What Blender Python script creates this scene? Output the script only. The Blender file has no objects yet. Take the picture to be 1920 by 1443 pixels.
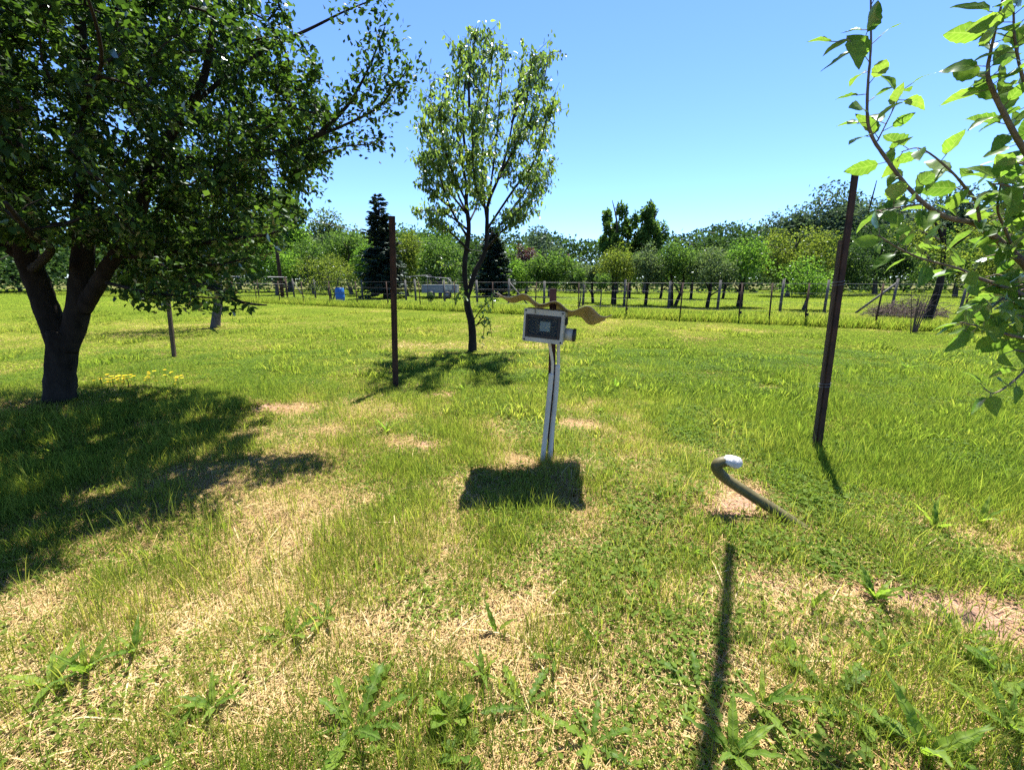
import bpy, bmesh, math, random
import numpy as np
from mathutils import Vector, Matrix, Euler
R = math.radians
rng = np.random.default_rng(7)
random.seed(7)
S = bpy.context.scene
C = S.collection

# ------------------------------------------------------------------ camera, sky, sun, exposure
CAM_H, PITCH, FPX, CX, CY = 1.5, R(14.0), 800.0, 960.0, 721.5     # pixel units of the 1920 wide photo
cam = bpy.data.cameras.new('camera'); cam_o = bpy.data.objects.new('camera', cam); C.objects.link(cam_o)
cam.sensor_width = 36; cam.lens = FPX / 1920 * 36
cam.clip_start = 0.02; cam.clip_end = 3000
cam_o.location = (0, 0, CAM_H); cam_o.rotation_euler = (R(90) - PITCH, 0, 0)
S.camera = cam_o
SUN_V = Vector((0.175, 0.41, 1.0)).normalized()                   # towards the sun
SUN_EL = math.asin(SUN_V.z); SUN_AZ = math.atan2(SUN_V.x, SUN_V.y)
w = bpy.data.worlds.new('World'); S.world = w; w.use_nodes = True
nt = w.node_tree; nt.nodes.clear()
sky = nt.nodes.new('ShaderNodeTexSky'); sky.sky_type = 'NISHITA'; sky.sun_disc = False
sky.sun_elevation = SUN_EL; sky.sun_rotation = SUN_AZ
sky.altitude = 1500; sky.air_density = 1.0; sky.dust_density = 0.0; sky.ozone_density = 4.0
bg = nt.nodes.new('ShaderNodeBackground'); bg.inputs['Strength'].default_value = 0.080
wo = nt.nodes.new('ShaderNodeOutputWorld')
tint = nt.nodes.new('ShaderNodeMix'); tint.data_type = 'RGBA'; tint.blend_type = 'MULTIPLY'; tint.inputs[0].default_value = 1
tint.inputs[7].default_value = (0.70, 0.84, 1.10, 1)               # the deep clean blue of the day
nt.links.new(sky.outputs[0], tint.inputs[6]); nt.links.new(tint.outputs[2], bg.inputs[0]); nt.links.new(bg.outputs[0], wo.inputs[0])
sun = bpy.data.lights.new('sun', 'SUN'); sun.energy = 5.0; sun.angle = R(0.53); sun.color = (1.0, 0.955, 0.87)
sun_o = bpy.data.objects.new('sun', sun); C.objects.link(sun_o)
sun_o.rotation_euler = (-SUN_V).to_track_quat('-Z', 'Y').to_euler(); sun_o.location = (0, 0, 30)
S.view_settings.view_transform = 'Standard'; S.view_settings.look = 'None'
S.view_settings.gamma = 1.0; S.view_settings.use_curve_mapping = False
S.view_settings.exposure = 1.8
S.render.engine = 'CYCLES'
cy = S.cycles
cy.max_bounces = 6; cy.diffuse_bounces = 3; cy.glossy_bounces = 2; cy.transmission_bounces = 4; cy.transparent_max_bounces = 6
cy.use_denoising = False
cy.sample_clamp_indirect = 4.0

# ------------------------------------------------------------------ helpers
cP, sP = math.cos(PITCH), math.sin(PITCH)
def ray(px, py):
    u, v = (px - CX) / FPX, (CY - py) / FPX
    return Vector((u, cP + v * sP, -sP + v * cP))
def at(px, py, Y):                        # the point Y metres ahead along the line of sight
    d = ray(px, py); t = Y / d.y
    return Vector((d.x * t, d.y * t, CAM_H + d.z * t))
def on_z(px, py, z=0.0):                  # the point at height z along the line of sight
    d = ray(px, py); t = (z - CAM_H) / d.z
    return Vector((d.x * t, d.y * t, z))

_lat = rng.random((256, 256))
def vnoise(x, y, s, o=0):
    x = np.asarray(x, float) / s + 13.7 + o * 31.3; y = np.asarray(y, float) / s + 71.1 + o * 17.9
    xi = np.floor(x).astype(int); yi = np.floor(y).astype(int); fx = x - xi; fy = y - yi
    fx = fx * fx * (3 - 2 * fx); fy = fy * fy * (3 - 2 * fy)
    a = _lat[xi % 256, yi % 256]; b = _lat[(xi + 1) % 256, yi % 256]
    c = _lat[xi % 256, (yi + 1) % 256]; d = _lat[(xi + 1) % 256, (yi + 1) % 256]
    return (a * (1 - fx) + b * fx) * (1 - fy) + (c * (1 - fx) + d * fx) * fy
def fbm(x, y, s, o=0, n=3):
    t = 0; am = 1; tot = 0
    for k in range(n):
        t = t + am * vnoise(x, y, s / 2 ** k, o + k); tot += am; am *= .55
    return t / tot
def sstep(a, b, x):
    t = np.clip((x - a) / (b - a), 0, 1); return t * t * (3 - 2 * t)

def tag(o, label=None, cat=None, group=None, kind=None):
    if label: o['label'] = label
    if cat: o['category'] = cat
    if group: o['group'] = group
    if kind: o['kind'] = kind
    return o
def thing(name, loc, label, cat, group=None, rz=0):
    o = bpy.data.objects.new(name, None); C.objects.link(o)
    o.empty_display_size = .2; o.location = loc; o.rotation_euler = (0, 0, rz)
    return tag(o, label, cat, group)
def link(name, me, parent=None, loc=None):
    o = bpy.data.objects.new(name, me); C.objects.link(o)
    if parent: o.parent = parent
    if loc is not None: o.location = loc
    return o

class MB:
    def __init__(s): s.v = []; s.f = []; s.sm = []
    def add(s, vs, fs, smooth=False):
        b = len(s.v); s.v += [tuple(v) for v in vs]; s.f += [tuple(b + i for i in f) for f in fs]; s.sm += [smooth] * len(fs)
        return s
    def box(s, c, d, M=None, ch=0.0):
        x, y, z = d[0] / 2, d[1] / 2, d[2] / 2; c = Vector(c)
        bm = bmesh.new(); bmesh.ops.create_cube(bm, size=1)
        for v in bm.verts: v.co = Vector((v.co.x * 2 * x, v.co.y * 2 * y, v.co.z * 2 * z))
        if ch: bmesh.ops.bevel(bm, geom=bm.edges[:], offset=ch, segments=2, affect='EDGES')
        bm.verts.index_update()
        vs = [(M @ (v.co + c)) if M else (v.co + c) for v in bm.verts]
        s.add(vs, [[v.index for v in f.verts] for f in bm.faces]); bm.free(); return s
    def tube(s, pts, rad, n=8, cap=True, jit=0.0, smooth=True):
        pts = [Vector(p) for p in pts]
        if not hasattr(rad, '__len__'): rad = [rad] * len(pts)
        vs = []; fs = []
        t0 = (pts[1] - pts[0]).normalized()
        ref = Vector((0, 0, 1)) if abs(t0.z) < .9 else Vector((1, 0, 0))
        u = t0.cross(ref).normalized()
        for i, p in enumerate(pts):
            t = (pts[min(i + 1, len(pts) - 1)] - pts[max(i - 1, 0)])
            if t.length < 1e-9: t = t0.copy()
            t.normalize(); u = (u - t * u.dot(t)).normalized(); w_ = t.cross(u)
            for k in range(n):
                a = 2 * math.pi * k / n; r = rad[i] * (1 + (random.uniform(-jit, jit) if jit else 0))
                vs.append(p + (u * math.cos(a) + w_ * math.sin(a)) * r)
        for i in range(len(pts) - 1):
            for k in range(n):
                a = i * n + k; b = i * n + (k + 1) % n; fs.append((a, b, b + n, a + n))
        if cap:
            fs.append(tuple(range(n - 1, -1, -1))); fs.append(tuple((len(pts) - 1) * n + k for k in range(n)))
        return s.add(vs, fs, smooth)
    def mesh(s, name, mat):
        me = bpy.data.meshes.new(name); me.from_pydata(s.v, [], s.f); me.materials.append(mat)
        me.polygons.foreach_set('use_smooth', s.sm); me.update(); return me
    def build(s, name, mat, parent=None, kind=None):
        o = link(name, s.mesh(name, mat), parent)
        if kind: o['kind'] = kind
        return o

def spline(pts, n=6):
    pts = [Vector(p) for p in pts]; out = []
    for i in range(len(pts) - 1):
        p0 = pts[max(i - 1, 0)]; p1 = pts[i]; p2 = pts[i + 1]; p3 = pts[min(i + 2, len(pts) - 1)]
        for k in range(n):
            t = k / n; t2 = t * t; t3 = t2 * t
            out.append(.5 * ((2 * p1) + (-p0 + p2) * t + (2 * p0 - 5 * p1 + 4 * p2 - p3) * t2 + (-p0 + 3 * p1 - 3 * p2 + p3) * t3))
    out.append(pts[-1]); return out
def lerp_list(a, n): # radii resampled to n
    return list(np.interp(np.linspace(0, 1, n), np.linspace(0, 1, len(a)), a))

def np_mesh(name, V, F, mat, tint=None, smooth=False):
    me = bpy.data.meshes.new(name); nv = len(V); nf, k = F.shape
    me.vertices.add(nv); me.vertices.foreach_set('co', V.astype(np.float32).ravel())
    me.loops.add(nf * k); me.loops.foreach_set('vertex_index', F.astype(np.int32).ravel())
    me.polygons.add(nf); me.polygons.foreach_set('loop_start', (np.arange(nf) * k).astype(np.int32))
    if smooth: me.polygons.foreach_set('use_smooth', np.ones(nf, bool))
    if tint is not None:
        a = me.attributes.new('tint', 'FLOAT', 'POINT'); a.data.foreach_set('value', tint.astype(np.float32))
    me.materials.append(mat); me.update(calc_edges=True); return me

# leaf outlines: base at the origin, growing along +Y, folded a little along the midrib
def leaf_shape(kind):
    if kind == 'rhomb':
        return np.array([(0, 0, 0), (.34, .45, .05), (0, 1, -.04), (-.34, .45, .05)]), np.array([(0, 1, 2), (0, 2, 3)])
    if kind == 'ovate_lo':
        return np.array([(0, 0, 0), (-.33, .42, .08), (.33, .42, .08), (0, 1, -.1), (0, .45, -.03)]), np.array([(0, 4, 1), (0, 2, 4), (1, 4, 3), (4, 2, 3)])
    if kind.startswith('fine'):                                        # finely toothed blade, each variant curled its own way
        k_ = int(kind[4:]); r_ = np.random.default_rng(k_); cu, fo, sd = (.10, .22, .34, .05, .28, .16)[k_ % 6], (.5, .22, .38, .62, .15, .3)[k_ % 6], (0, .10, -.12, .06, -.05, .14)[k_ % 6]
        V = []; n = 11
        for i in range(n):
            y = i / (n - 1); w_ = .30 * math.sin(math.pi * y ** .85) ** .75 * (1 - .25 * y) if 0 < i < n - 1 else (.012 if i == 0 else 0)
            w_ *= 1 + (.07 if i % 2 else -.05); dz = -cu * y * y + .015 * math.sin(9 * y + k_); dx = sd * y * y
            V += [(dx - w_, y - .02 * (i % 2), dz + w_ * fo + r_.normal() * .012), (dx, y, dz), (dx + w_, y - .02 * (i % 2), dz + w_ * fo + r_.normal() * .012)]
        F = []
        for i in range(n - 1):
            a = 3 * i; F += [(a, a + 1, a + 4), (a, a + 4, a + 3), (a + 1, a + 2, a + 5), (a + 1, a + 5, a + 4)]
        return np.array(V), np.array(F)
    if kind == 'ovate':
        ys = [0, .18, .42, .7, 1.0]; ws = [.02, .26, .34, .22, 0.0]
    elif kind == 'long':
        ys = [0, .2, .45, .75, 1.0]; ws = [.02, .17, .22, .14, 0.0]
    V = []; n = len(ys)
    for y, w_ in zip(ys, ws):
        dz = -.16 * y * y
        V += [(-w_, y, dz + w_ * .32), (0, y, dz), (w_, y, dz + w_ * .32)]
    F = []
    for i in range(n - 1):
        a = 3 * i
        F += [(a, a + 1, a + 4), (a, a + 4, a + 3), (a + 1, a + 2, a + 5), (a + 1, a + 5, a + 4)]
    return np.array(V), np.array(F)
def frames(D, N):
    D = D / (np.linalg.norm(D, axis=1, keepdims=True) + 1e-9)
    N = N - (N * D).sum(1, keepdims=True) * D; N /= (np.linalg.norm(N, axis=1, keepdims=True) + 1e-9)
    return np.cross(D, N), D, N
def leaf_mesh(name, P, D, N, size, kind, mat, tint=None):
    LV, LF = leaf_shape(kind); X, D, N = frames(D, N); n = len(P); k = len(LV)
    V = P[:, None, :] + size[:, None, None] * (LV[None, :, 0, None] * X[:, None] + LV[None, :, 1, None] * D[:, None] + LV[None, :, 2, None] * N[:, None])
    F = (LF[None] + (np.arange(n) * k)[:, None, None]).reshape(-1, 3)
    if tint is None: tint = rng.random(n)
    return np_mesh(name, V.reshape(-1, 3), F, mat, np.repeat(tint, k), smooth=(kind != 'rhomb'))
def leaf_objects(P, D, N, size, mes, parent):
    X, D, N = frames(D, N)
    for i in range(len(P)):
        M = Matrix(((X[i, 0], D[i, 0], N[i, 0], P[i, 0]), (X[i, 1], D[i, 1], N[i, 1], P[i, 1]), (X[i, 2], D[i, 2], N[i, 2], P[i, 2]), (0, 0, 0, 1)))
        o = bpy.data.objects.new('leaf', mes[i % len(mes)]); C.objects.link(o); o.parent = parent
        o.matrix_local = M @ Matrix.Scale(float(size[i]), 4)
def single_leaf_meshes(kind, mat, n=6):
    z = np.zeros((1, 3)); return [leaf_mesh('leaf', z, np.array([[0, 1., 0]]), np.array([[0, 0, 1.]]), np.ones(1), kind + str(i) if kind == 'fine' else kind, mat, np.array([((i * 5) % n + .5) / n])) for i in range(n)]

# ------------------------------------------------------------------ materials
def new_mat(name):
    m = bpy.data.materials.new(name); m.use_nodes = True; t = m.node_tree; t.nodes.clear()
    return m, t, t.nodes.new('ShaderNodeOutputMaterial')
def nd(t, typ, **kw):
    n = t.nodes.new(typ)
    for k, v in kw.items(): setattr(n, k, v)
    return n
def ramp(t, stops):
    n = t.nodes.new('ShaderNodeValToRGB'); e = n.color_ramp.elements
    while len(e) < len(stops): e.new(.5)
    for x, (p, c) in zip(e, stops): x.position = p; x.color = (*c, 1)
    return n
def foliage(name, cols, trans=.45, tcol=1.9, gloss=.25, rough=.45, inst=False, veins=0):
    """leaves: diffuse front, light shining through, a waxy sheen; cols run over the tint of each leaf"""
    m, t, out = new_mat(name)
    at_ = nd(t, 'ShaderNodeAttribute', attribute_name='tint')
    if inst:
        oi = nd(t, 'ShaderNodeAttribute', attribute_name='dry', attribute_type='INSTANCER')
        mx = nd(t, 'ShaderNodeMath', operation='MULTIPLY_ADD'); t.links.new(at_.outputs['Fac'], mx.inputs[0]); mx.inputs[1].default_value = .55
        mm = nd(t, 'ShaderNodeMath', operation='MULTIPLY'); t.links.new(oi.outputs['Fac'], mm.inputs[0]); mm.inputs[1].default_value = .45
        t.links.new(mm.outputs[0], mx.inputs[2]); fac = mx.outputs[0]
    else: fac = at_.outputs['Fac']
    n = len(cols); rp = ramp(t, [(i / max(n - 1, 1), c) for i, c in enumerate(cols)]); t.links.new(fac, rp.inputs[0])
    col = rp.outputs[0]; bump = None
    if veins:       # side veins and midrib from the leaf's own coordinates, plus blotches
        tc = nd(t, 'ShaderNodeTexCoord'); sx = nd(t, 'ShaderNodeSeparateXYZ'); t.links.new(tc.outputs['Object'], sx.inputs[0])
        ab = nd(t, 'ShaderNodeMath', operation='ABSOLUTE'); t.links.new(sx.outputs[0], ab.inputs[0])
        c1 = nd(t, 'ShaderNodeMath', operation='MULTIPLY_ADD'); t.links.new(ab.outputs[0], c1.inputs[0]); c1.inputs[1].default_value = -.75; t.links.new(sx.outputs[1], c1.inputs[2])
        c2 = nd(t, 'ShaderNodeMath', operation='MULTIPLY'); t.links.new(c1.outputs[0], c2.inputs[0]); c2.inputs[1].default_value = veins * 6.283
        c3 = nd(t, 'ShaderNodeMath', operation='COSINE'); t.links.new(c2.outputs[0], c3.inputs[0])
        v1 = nd(t, 'ShaderNodeMapRange'); v1.inputs[1].default_value = .8; t.links.new(c3.outputs[0], v1.inputs[0])
        v2 = nd(t, 'ShaderNodeMapRange'); v2.inputs[1].default_value = .022; v2.inputs[2].default_value = .006; t.links.new(ab.outputs[0], v2.inputs[0])
        vm = nd(t, 'ShaderNodeMath', operation='MAXIMUM'); t.links.new(v1.outputs[0], vm.inputs[0]); t.links.new(v2.outputs[0], vm.inputs[1])
        nz = nd(t, 'ShaderNodeTexNoise'); nz.inputs['Scale'].default_value = 5; nz.inputs['Detail'].default_value = 5; t.links.new(tc.outputs['Object'], nz.inputs[0])
        br = nd(t, 'ShaderNodeMapRange'); br.inputs[1].default_value = .3; br.inputs[2].default_value = .7; br.inputs[3].default_value = .72; br.inputs[4].default_value = 1.2; t.links.new(nz.outputs[0], br.inputs[0])
        k1 = nd(t, 'ShaderNodeMix', data_type='RGBA', blend_type='MULTIPLY'); k1.inputs[0].default_value = 1; t.links.new(col, k1.inputs[6]); t.links.new(br.outputs[0], k1.inputs[7])
        vf = nd(t, 'ShaderNodeMath', operation='MULTIPLY'); t.links.new(vm.outputs[0], vf.inputs[0]); vf.inputs[1].default_value = .45
        k2 = nd(t, 'ShaderNodeMix', data_type='RGBA'); t.links.new(vf.outputs[0], k2.inputs[0]); t.links.new(k1.outputs[2], k2.inputs[6]); k2.inputs[7].default_value = (.17, .23, .07, 1)
        col = k2.outputs[2]; bump = nd(t, 'ShaderNodeBump'); bump.inputs['Strength'].default_value = .5; bump.inputs['Distance'].default_value = .01; t.links.new(vm.outputs[0], bump.inputs['Height'])
    df = nd(t, 'ShaderNodeBsdfDiffuse'); t.links.new(col, df.inputs[0])
    tr = nd(t, 'ShaderNodeBsdfTranslucent')
    g = nd(t, 'ShaderNodeMix', data_type='RGBA', blend_type='MULTIPLY'); g.inputs[0].default_value = 1
    g.inputs[7].default_value = (tcol, tcol * 1.02, tcol * .55, 1); t.links.new(col, g.inputs[6]); t.links.new(g.outputs[2], tr.inputs[0])
    if bump: t.links.new(bump.outputs[0], df.inputs['Normal'])
    a = nd(t, 'ShaderNodeMixShader'); a.inputs[0].default_value = trans
    t.links.new(df.outputs[0], a.inputs[1]); t.links.new(tr.outputs[0], a.inputs[2])
    gl = nd(t, 'ShaderNodeBsdfGlossy'); gl.inputs['Roughness'].default_value = rough; gl.inputs[0].default_value = (.9, .95, 1, 1)
    fr = nd(t, 'ShaderNodeFresnel'); fr.inputs[0].default_value = 1.4
    fm = nd(t, 'ShaderNodeMath', operation='MULTIPLY'); t.links.new(fr.outputs[0], fm.inputs[0]); fm.inputs[1].default_value = gloss
    b = nd(t, 'ShaderNodeMixShader'); t.links.new(fm.outputs[0], b.inputs[0]); t.links.new(a.outputs[0], b.inputs[1]); t.links.new(gl.outputs[0], b.inputs[2])
    t.links.new(b.outputs[0], out.inputs[0]); return m
def solid(name, c1, c2, scale=20, rough=.7, bump=.3, metal=0, stretch=(1, 1, 1), det=6, spec=.3):
    m, t, out = new_mat(name)
    tc = nd(t, 'ShaderNodeTexCoord'); mp = nd(t, 'ShaderNodeMapping'); mp.inputs['Scale'].default_value = stretch
    t.links.new(tc.outputs['Object'], mp.inputs[0])
    nz = nd(t, 'ShaderNodeTexNoise'); nz.inputs['Scale'].default_value = scale; nz.inputs['Detail'].default_value = det; nz.inputs['Roughness'].default_value = .65
    t.links.new(mp.outputs[0], nz.inputs[0])
    rp = ramp(t, [(.3, c1), (.7, c2)]); t.links.new(nz.outputs[0], rp.inputs[0])
    p = nd(t, 'ShaderNodeBsdfPrincipled'); p.inputs['Roughness'].default_value = rough; p.inputs['Metallic'].default_value = metal
    p.inputs['Specular IOR Level'].default_value = spec
    t.links.new(rp.outputs[0], p.inputs['Base Color'])
    b = nd(t, 'ShaderNodeBump'); b.inputs['Strength'].default_value = bump; b.inputs['Distance'].default_value = .02
    t.links.new(nz.outputs[0], b.inputs['Height']); t.links.new(b.outputs[0], p.inputs['Normal'])
    t.links.new(p.outputs[0], out.inputs[0]); return m

M_bark = solid('apple bark', (.010, .0085, .007), (.040, .033, .027), 9, .95, 1.0, stretch=(1, 1, .35), det=10, spec=.1)
M_bark2 = solid('young bark', (.05, .045, .038), (.13, .11, .09), 22, .9, .6, stretch=(1, 1, .3), spec=.1)
M_twig = solid('green twig bark', (.09, .07, .05), (.19, .15, .11), 60, .8, .3, spec=.15)
M_rust = solid('rusty steel', (.012, .008, .007), (.075, .036, .020), 18, .85, .6, stretch=(1, 1, .4))
M_redpost = solid('dark red primer', (.028, .010, .009), (.065, .022, .018), 24, .7, .4, stretch=(1, 1, .4))
M_wood = solid('weathered timber', (.045, .03, .02), (.15, .10, .065), 14, .9, .6, stretch=(3, 3, .25))
M_concrete = solid('grey concrete', (.05, .05, .047), (.115, .11, .10), 16, .9, .4)
M_wire = solid('galvanised wire', (.13, .13, .13), (.22, .22, .22), 8, .6, 0, metal=.6)
M_plastic = solid('pale grey enclosure plastic', (.34, .32, .26), (.47, .45, .37), 5, .45, .05, det=3)
M_pvc = solid('dusty white conduit', (.42, .38, .31), (.60, .56, .48), 7, .5, .12, stretch=(1, 1, .4))
M_flex = solid('beige corrugated cable sleeve', (.50, .43, .33), (.62, .55, .44), 12, .6, .1)
M_black = solid('black plastic', (.012, .012, .013), (.03, .03, .03), 20, .5, .1)
M_dark = solid('dark interior', (.010, .012, .013), (.016, .018, .02), 10, .7, 0)
M_meter = solid('meter face', (.30, .33, .31), (.40, .43, .41), 10, .5, 0)
M_hose = solid('olive drainage hose', (.055, .048, .016), (.13, .11, .04), 14, .55, .25)
M_tape = solid('crumpled white tape', (.40, .39, .37), (.70, .69, .67), 22, .5, 1.0)
M_blue = solid('blue barrel plastic', (.02, .10, .30), (.03, .15, .42), 8, .5, .1)
M_trailer = solid('grey trailer sheet', (.13, .145, .15), (.20, .215, .22), 6, .5, .1)
M_brush = solid('dead brushwood', (.05, .036, .028), (.13, .095, .075), 30, .95, .4)
m, t, out = new_mat('smoked window pane')
tr = nd(t, 'ShaderNodeBsdfTransparent'); tr.inputs[0].default_value = (.80, .84, .84, 1)
gl = nd(t, 'ShaderNodeBsdfDiffuse'); gl.inputs[0].default_value = (.30, .32, .31, 1)
mx = nd(t, 'ShaderNodeMixShader'); mx.inputs[0].default_value = .06
t.links.new(tr.outputs[0], mx.inputs[1]); t.links.new(gl.outputs[0], mx.inputs[2]); t.links.new(mx.outputs[0], out.inputs[0]); M_pane = m
m, t, out = new_mat('faded corrugated roofing')
nz = nd(t, 'ShaderNodeTexNoise'); nz.inputs['Scale'].default_value = 9; nz.inputs['Detail'].default_value = 8
tc = nd(t, 'ShaderNodeTexCoord'); t.links.new(tc.outputs['Object'], nz.inputs[0])
rp = ramp(t, [(.3, (.30, .26, .20)), (.7, (.44, .38, .31))]); t.links.new(nz.outputs[0], rp.inputs[0])
df = nd(t, 'ShaderNodeBsdfDiffuse'); tl = nd(t, 'ShaderNodeBsdfTranslucent'); tl.inputs[0].default_value = (.17, .155, .09, 1)
t.links.new(rp.outputs[0], df.inputs[0]); mx = nd(t, 'ShaderNodeMixShader'); mx.inputs[0].default_value = .3
t.links.new(df.outputs[0], mx.inputs[1]); t.links.new(tl.outputs[0], mx.inputs[2]); t.links.new(mx.outputs[0], out.inputs[0]); M_roof = m

L_apple = foliage('apple leaves', [(.016, .036, .007), (.027, .058, .010), (.065, .115, .018)], .38, 2.1, .15, .4)
L_pear = foliage('pear leaves', [(.06, .105, .025), (.095, .150, .036), (.14, .185, .05)], .52, 2.1, .2, .4)
L_near = foliage('near fruit tree leaves', [(.045, .10, .016), (.080, .15, .022), (.12, .19, .03)], .52, 2.2, .25, .4, veins=7)
L_mid = foliage('orchard leaves', [(.032, .068, .014), (.058, .112, .024), (.10, .158, .036)], .42, 1.9, .04)
L_grey = foliage('silver green leaves', [(.045, .078, .030), (.075, .115, .045), (.125, .165, .075)], .4, 1.7, .06)
L_fresh = foliage('fresh green leaves', [(.045, .105, .016), (.08, .155, .024), (.12, .20, .04)], .48, 2.0, .04)
L_yellow = foliage('yellow green leaves', [(.055, .088, .015), (.095, .130, .023), (.145, .17, .036)], .45, 1.9, .04)
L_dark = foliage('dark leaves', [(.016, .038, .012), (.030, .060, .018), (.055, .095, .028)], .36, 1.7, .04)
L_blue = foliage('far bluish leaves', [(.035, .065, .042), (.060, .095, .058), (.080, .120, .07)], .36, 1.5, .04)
L_mid2 = foliage('poplar leaves', [(.03, .062, .022), (.055, .095, .034), (.085, .13, .045)], .4, 1.7, .2)
L_needle = foliage('spruce needles', [(.012, .028, .014), (.022, .045, .022), (.035, .062, .030)], .2, 1.3, .3)
L_red = foliage('dark red leaves', [(.05, .018, .022), (.08, .03, .035), (.11, .045, .045)], .35, 1.4, .3)
G_green = foliage('grass blades', [(.066, .112, .017), (.118, .166, .027), (.185, .204, .044), (.32, .275, .10)], .52, 2.1, 0, inst=True)
G_straw = foliage('dry grass', [(.12, .070, .030), (.31, .205, .09), (.47, .345, .17), (.60, .48, .28)], .25, 1.15, 0, inst=True)
G_clover = foliage('ground leaves', [(.065, .115, .017), (.105, .160, .024), (.16, .20, .04)], .45, 2.0, .06, inst=True)
L_weed = foliage('weed leaves', [(.065, .13, .018), (.12, .195, .026), (.175, .245, .034)], .52, 2.1, .12, .45, veins=8)
L_flower = foliage('yellow petals', [(.75, .50, .02), (.80, .60, .03)], .3, 1.2, .1)

# ground sheet
m, t, out = new_mat('meadow ground')
tc = nd(t, 'ShaderNodeTexCoord')
dry = nd(t, 'ShaderNodeAttribute', attribute_name='dry'); soil = nd(t, 'ShaderNodeAttribute', attribute_name='soil')
n1 = nd(t, 'ShaderNodeTexNoise'); n1.inputs['Scale'].default_value = 55; n1.inputs['Detail'].default_value = 8; n1.inputs['Roughness'].default_value = .75
n2 = nd(t, 'ShaderNodeTexNoise'); n2.inputs['Scale'].default_value = 3.0; n2.inputs['Detail'].default_value = 6
for n_ in (n1, n2): t.links.new(tc.outputs['Object'], n_.inputs[0])
rg = ramp(t, [(.28, (.03, .036, .009)), (.5, (.085, .092, .022)), (.75, (.17, .165, .05))]); t.links.new(n1.outputs[0], rg.inputs[0])
rs = ramp(t, [(.32, (.045, .028, .015)), (.5, (.16, .105, .055)), (.7, (.38, .28, .15))]); t.links.new(n1.outputs[0], rs.inputs[0])
re = ramp(t, [(.28, (.16, .085, .055)), (.5, (.40, .235, .16)), (.7, (.54, .35, .26))]); t.links.new(n1.outputs[0], re.inputs[0])
ad = nd(t, 'ShaderNodeMath', operation='MULTIPLY_ADD'); t.links.new(n2.outputs[0], ad.inputs[0]); ad.inputs[1].default_value = .6; ad.inputs[2].default_value = -.3
a2 = nd(t, 'ShaderNodeMath', operation='ADD', use_clamp=True); t.links.new(ad.outputs[0], a2.inputs[0]); t.links.new(dry.outputs['Fac'], a2.inputs[1])
m1 = nd(t, 'ShaderNodeMix', data_type='RGBA'); t.links.new(a2.outputs[0], m1.inputs[0]); t.links.new(rg.outputs[0], m1.inputs[6]); t.links.new(rs.outputs[0], m1.inputs[7])
m2 = nd(t, 'ShaderNodeMix', data_type='RGBA'); t.links.new(soil.outputs['Fac'], m2.inputs[0]); t.links.new(m1.outputs[2], m2.inputs[6]); t.links.new(re.outputs[0], m2.inputs[7])
p = nd(t, 'ShaderNodeBsdfPrincipled'); p.inputs['Roughness'].default_value = .95; p.inputs['Specular IOR Level'].default_value = .1
b = nd(t, 'ShaderNodeBump'); b.inputs['Strength'].default_value = .9; b.inputs['Distance'].default_value = .03
t.links.new(n1.outputs[0], b.inputs['Height']); t.links.new(b.outputs[0], p.inputs['Normal'])
t.links.new(m2.outputs[2], p.inputs['Base Color']); t.links.new(p.outputs[0], out.inputs[0]); M_ground = m

# ------------------------------------------------------------------ ground
# bare soil patches seen in the lawn: (pixel x, pixel y, half width, half depth in metres)
PATCH = []
for px, py, rx, ry in ((545, 768, .55, .30), (815, 743, .35, .22), (790, 840, .22, .12), (1085, 796, .26, .16), (985, 872, .22, .15), (1075, 885, .20, .14),
                       (1040, 905, .16, .1), (300, 665, .35, .25), (650, 815, .25, .12), (1390, 930, .2, .22), (1455, 728, .35, .15), (1620, 1120, .35, .14),
                       (1450, 1090, .3, .12), (1840, 1150, .35, .18), (1180, 1310, .2, .09), (960, 1150, .18, .1), (860, 1170, .14, .08), (30, 775, .3, .15), (470, 1120, .2, .08), (280, 800, .25, .12), (1330, 700, .3, .12), (1540, 850, .14, .1), (742, 730, .16, .12), (1350, 960, .22, .18), (330, 760, .45, .14)):
    g = on_z(px, py); PATCH.append((g.x, g.y, rx * 1.3, ry * 1.3))
def soil_f(x, y):
    wob = (fbm(x, y, .22, 9) - .5) * 1.3; s = np.zeros_like(np.asarray(x, float))
    for X, Y, rx, ry in PATCH:
        d = np.sqrt(((x - X) / rx) ** 2 + ((y - Y) / ry) ** 2) + wob
        s = np.maximum(s, 1 - sstep(.55, 1.15, d))
    return s
def dry_f(x, y):
    near = 1 - sstep(2.0, 7.5, y)                                       # the mown foreground has dried out more
    right = sstep(1.3, 2.6, x - .1 * (y - 3)) * sstep(2.2, 2.9, y)       # lush by the leaning post
    d = .32 + .18 * near - .38 * right * (1 - sstep(8, 14, y)) + (fbm(x, y, 1.5, 3) - .5) * 1.15 + (fbm(x, y, .35, 5) - .5) * .55
    d = d + sstep(4, 8, y) * ((fbm(x, y, 3.6, 12) - .5) * .9 + .06)
    d = d - .13 * sstep(-.4, .9, x) * near
    left = sstep(.1, -1.2, x) * sstep(2.4, 1.6, y); d = d + .28 * left
    d = d - .16 * sstep(12, 20, y) - .5 * sstep(22, 40, y)
    return np.clip(d, 0, 1)
def height(x, y):
    r = np.hypot(x, y); k = 1 - sstep(10, 30, r)
    h = k * (.07 * (fbm(x, y, 1.7, 1) - .5) + .030 * (fbm(x, y, .3, 2) - .5))
    for X, Y, hh, s in ((.33, 3.15, .05, .3), (.55, 3.05, .05, .2), (1.25, 2.7, .05, .4), (-5.4, 4.9, .10, .7), (-3.6, 4.7, .07, .5)):
        h = h + hh * np.exp(-((x - X) ** 2 + (y - Y) ** 2) / (s * s))
    return h
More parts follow.
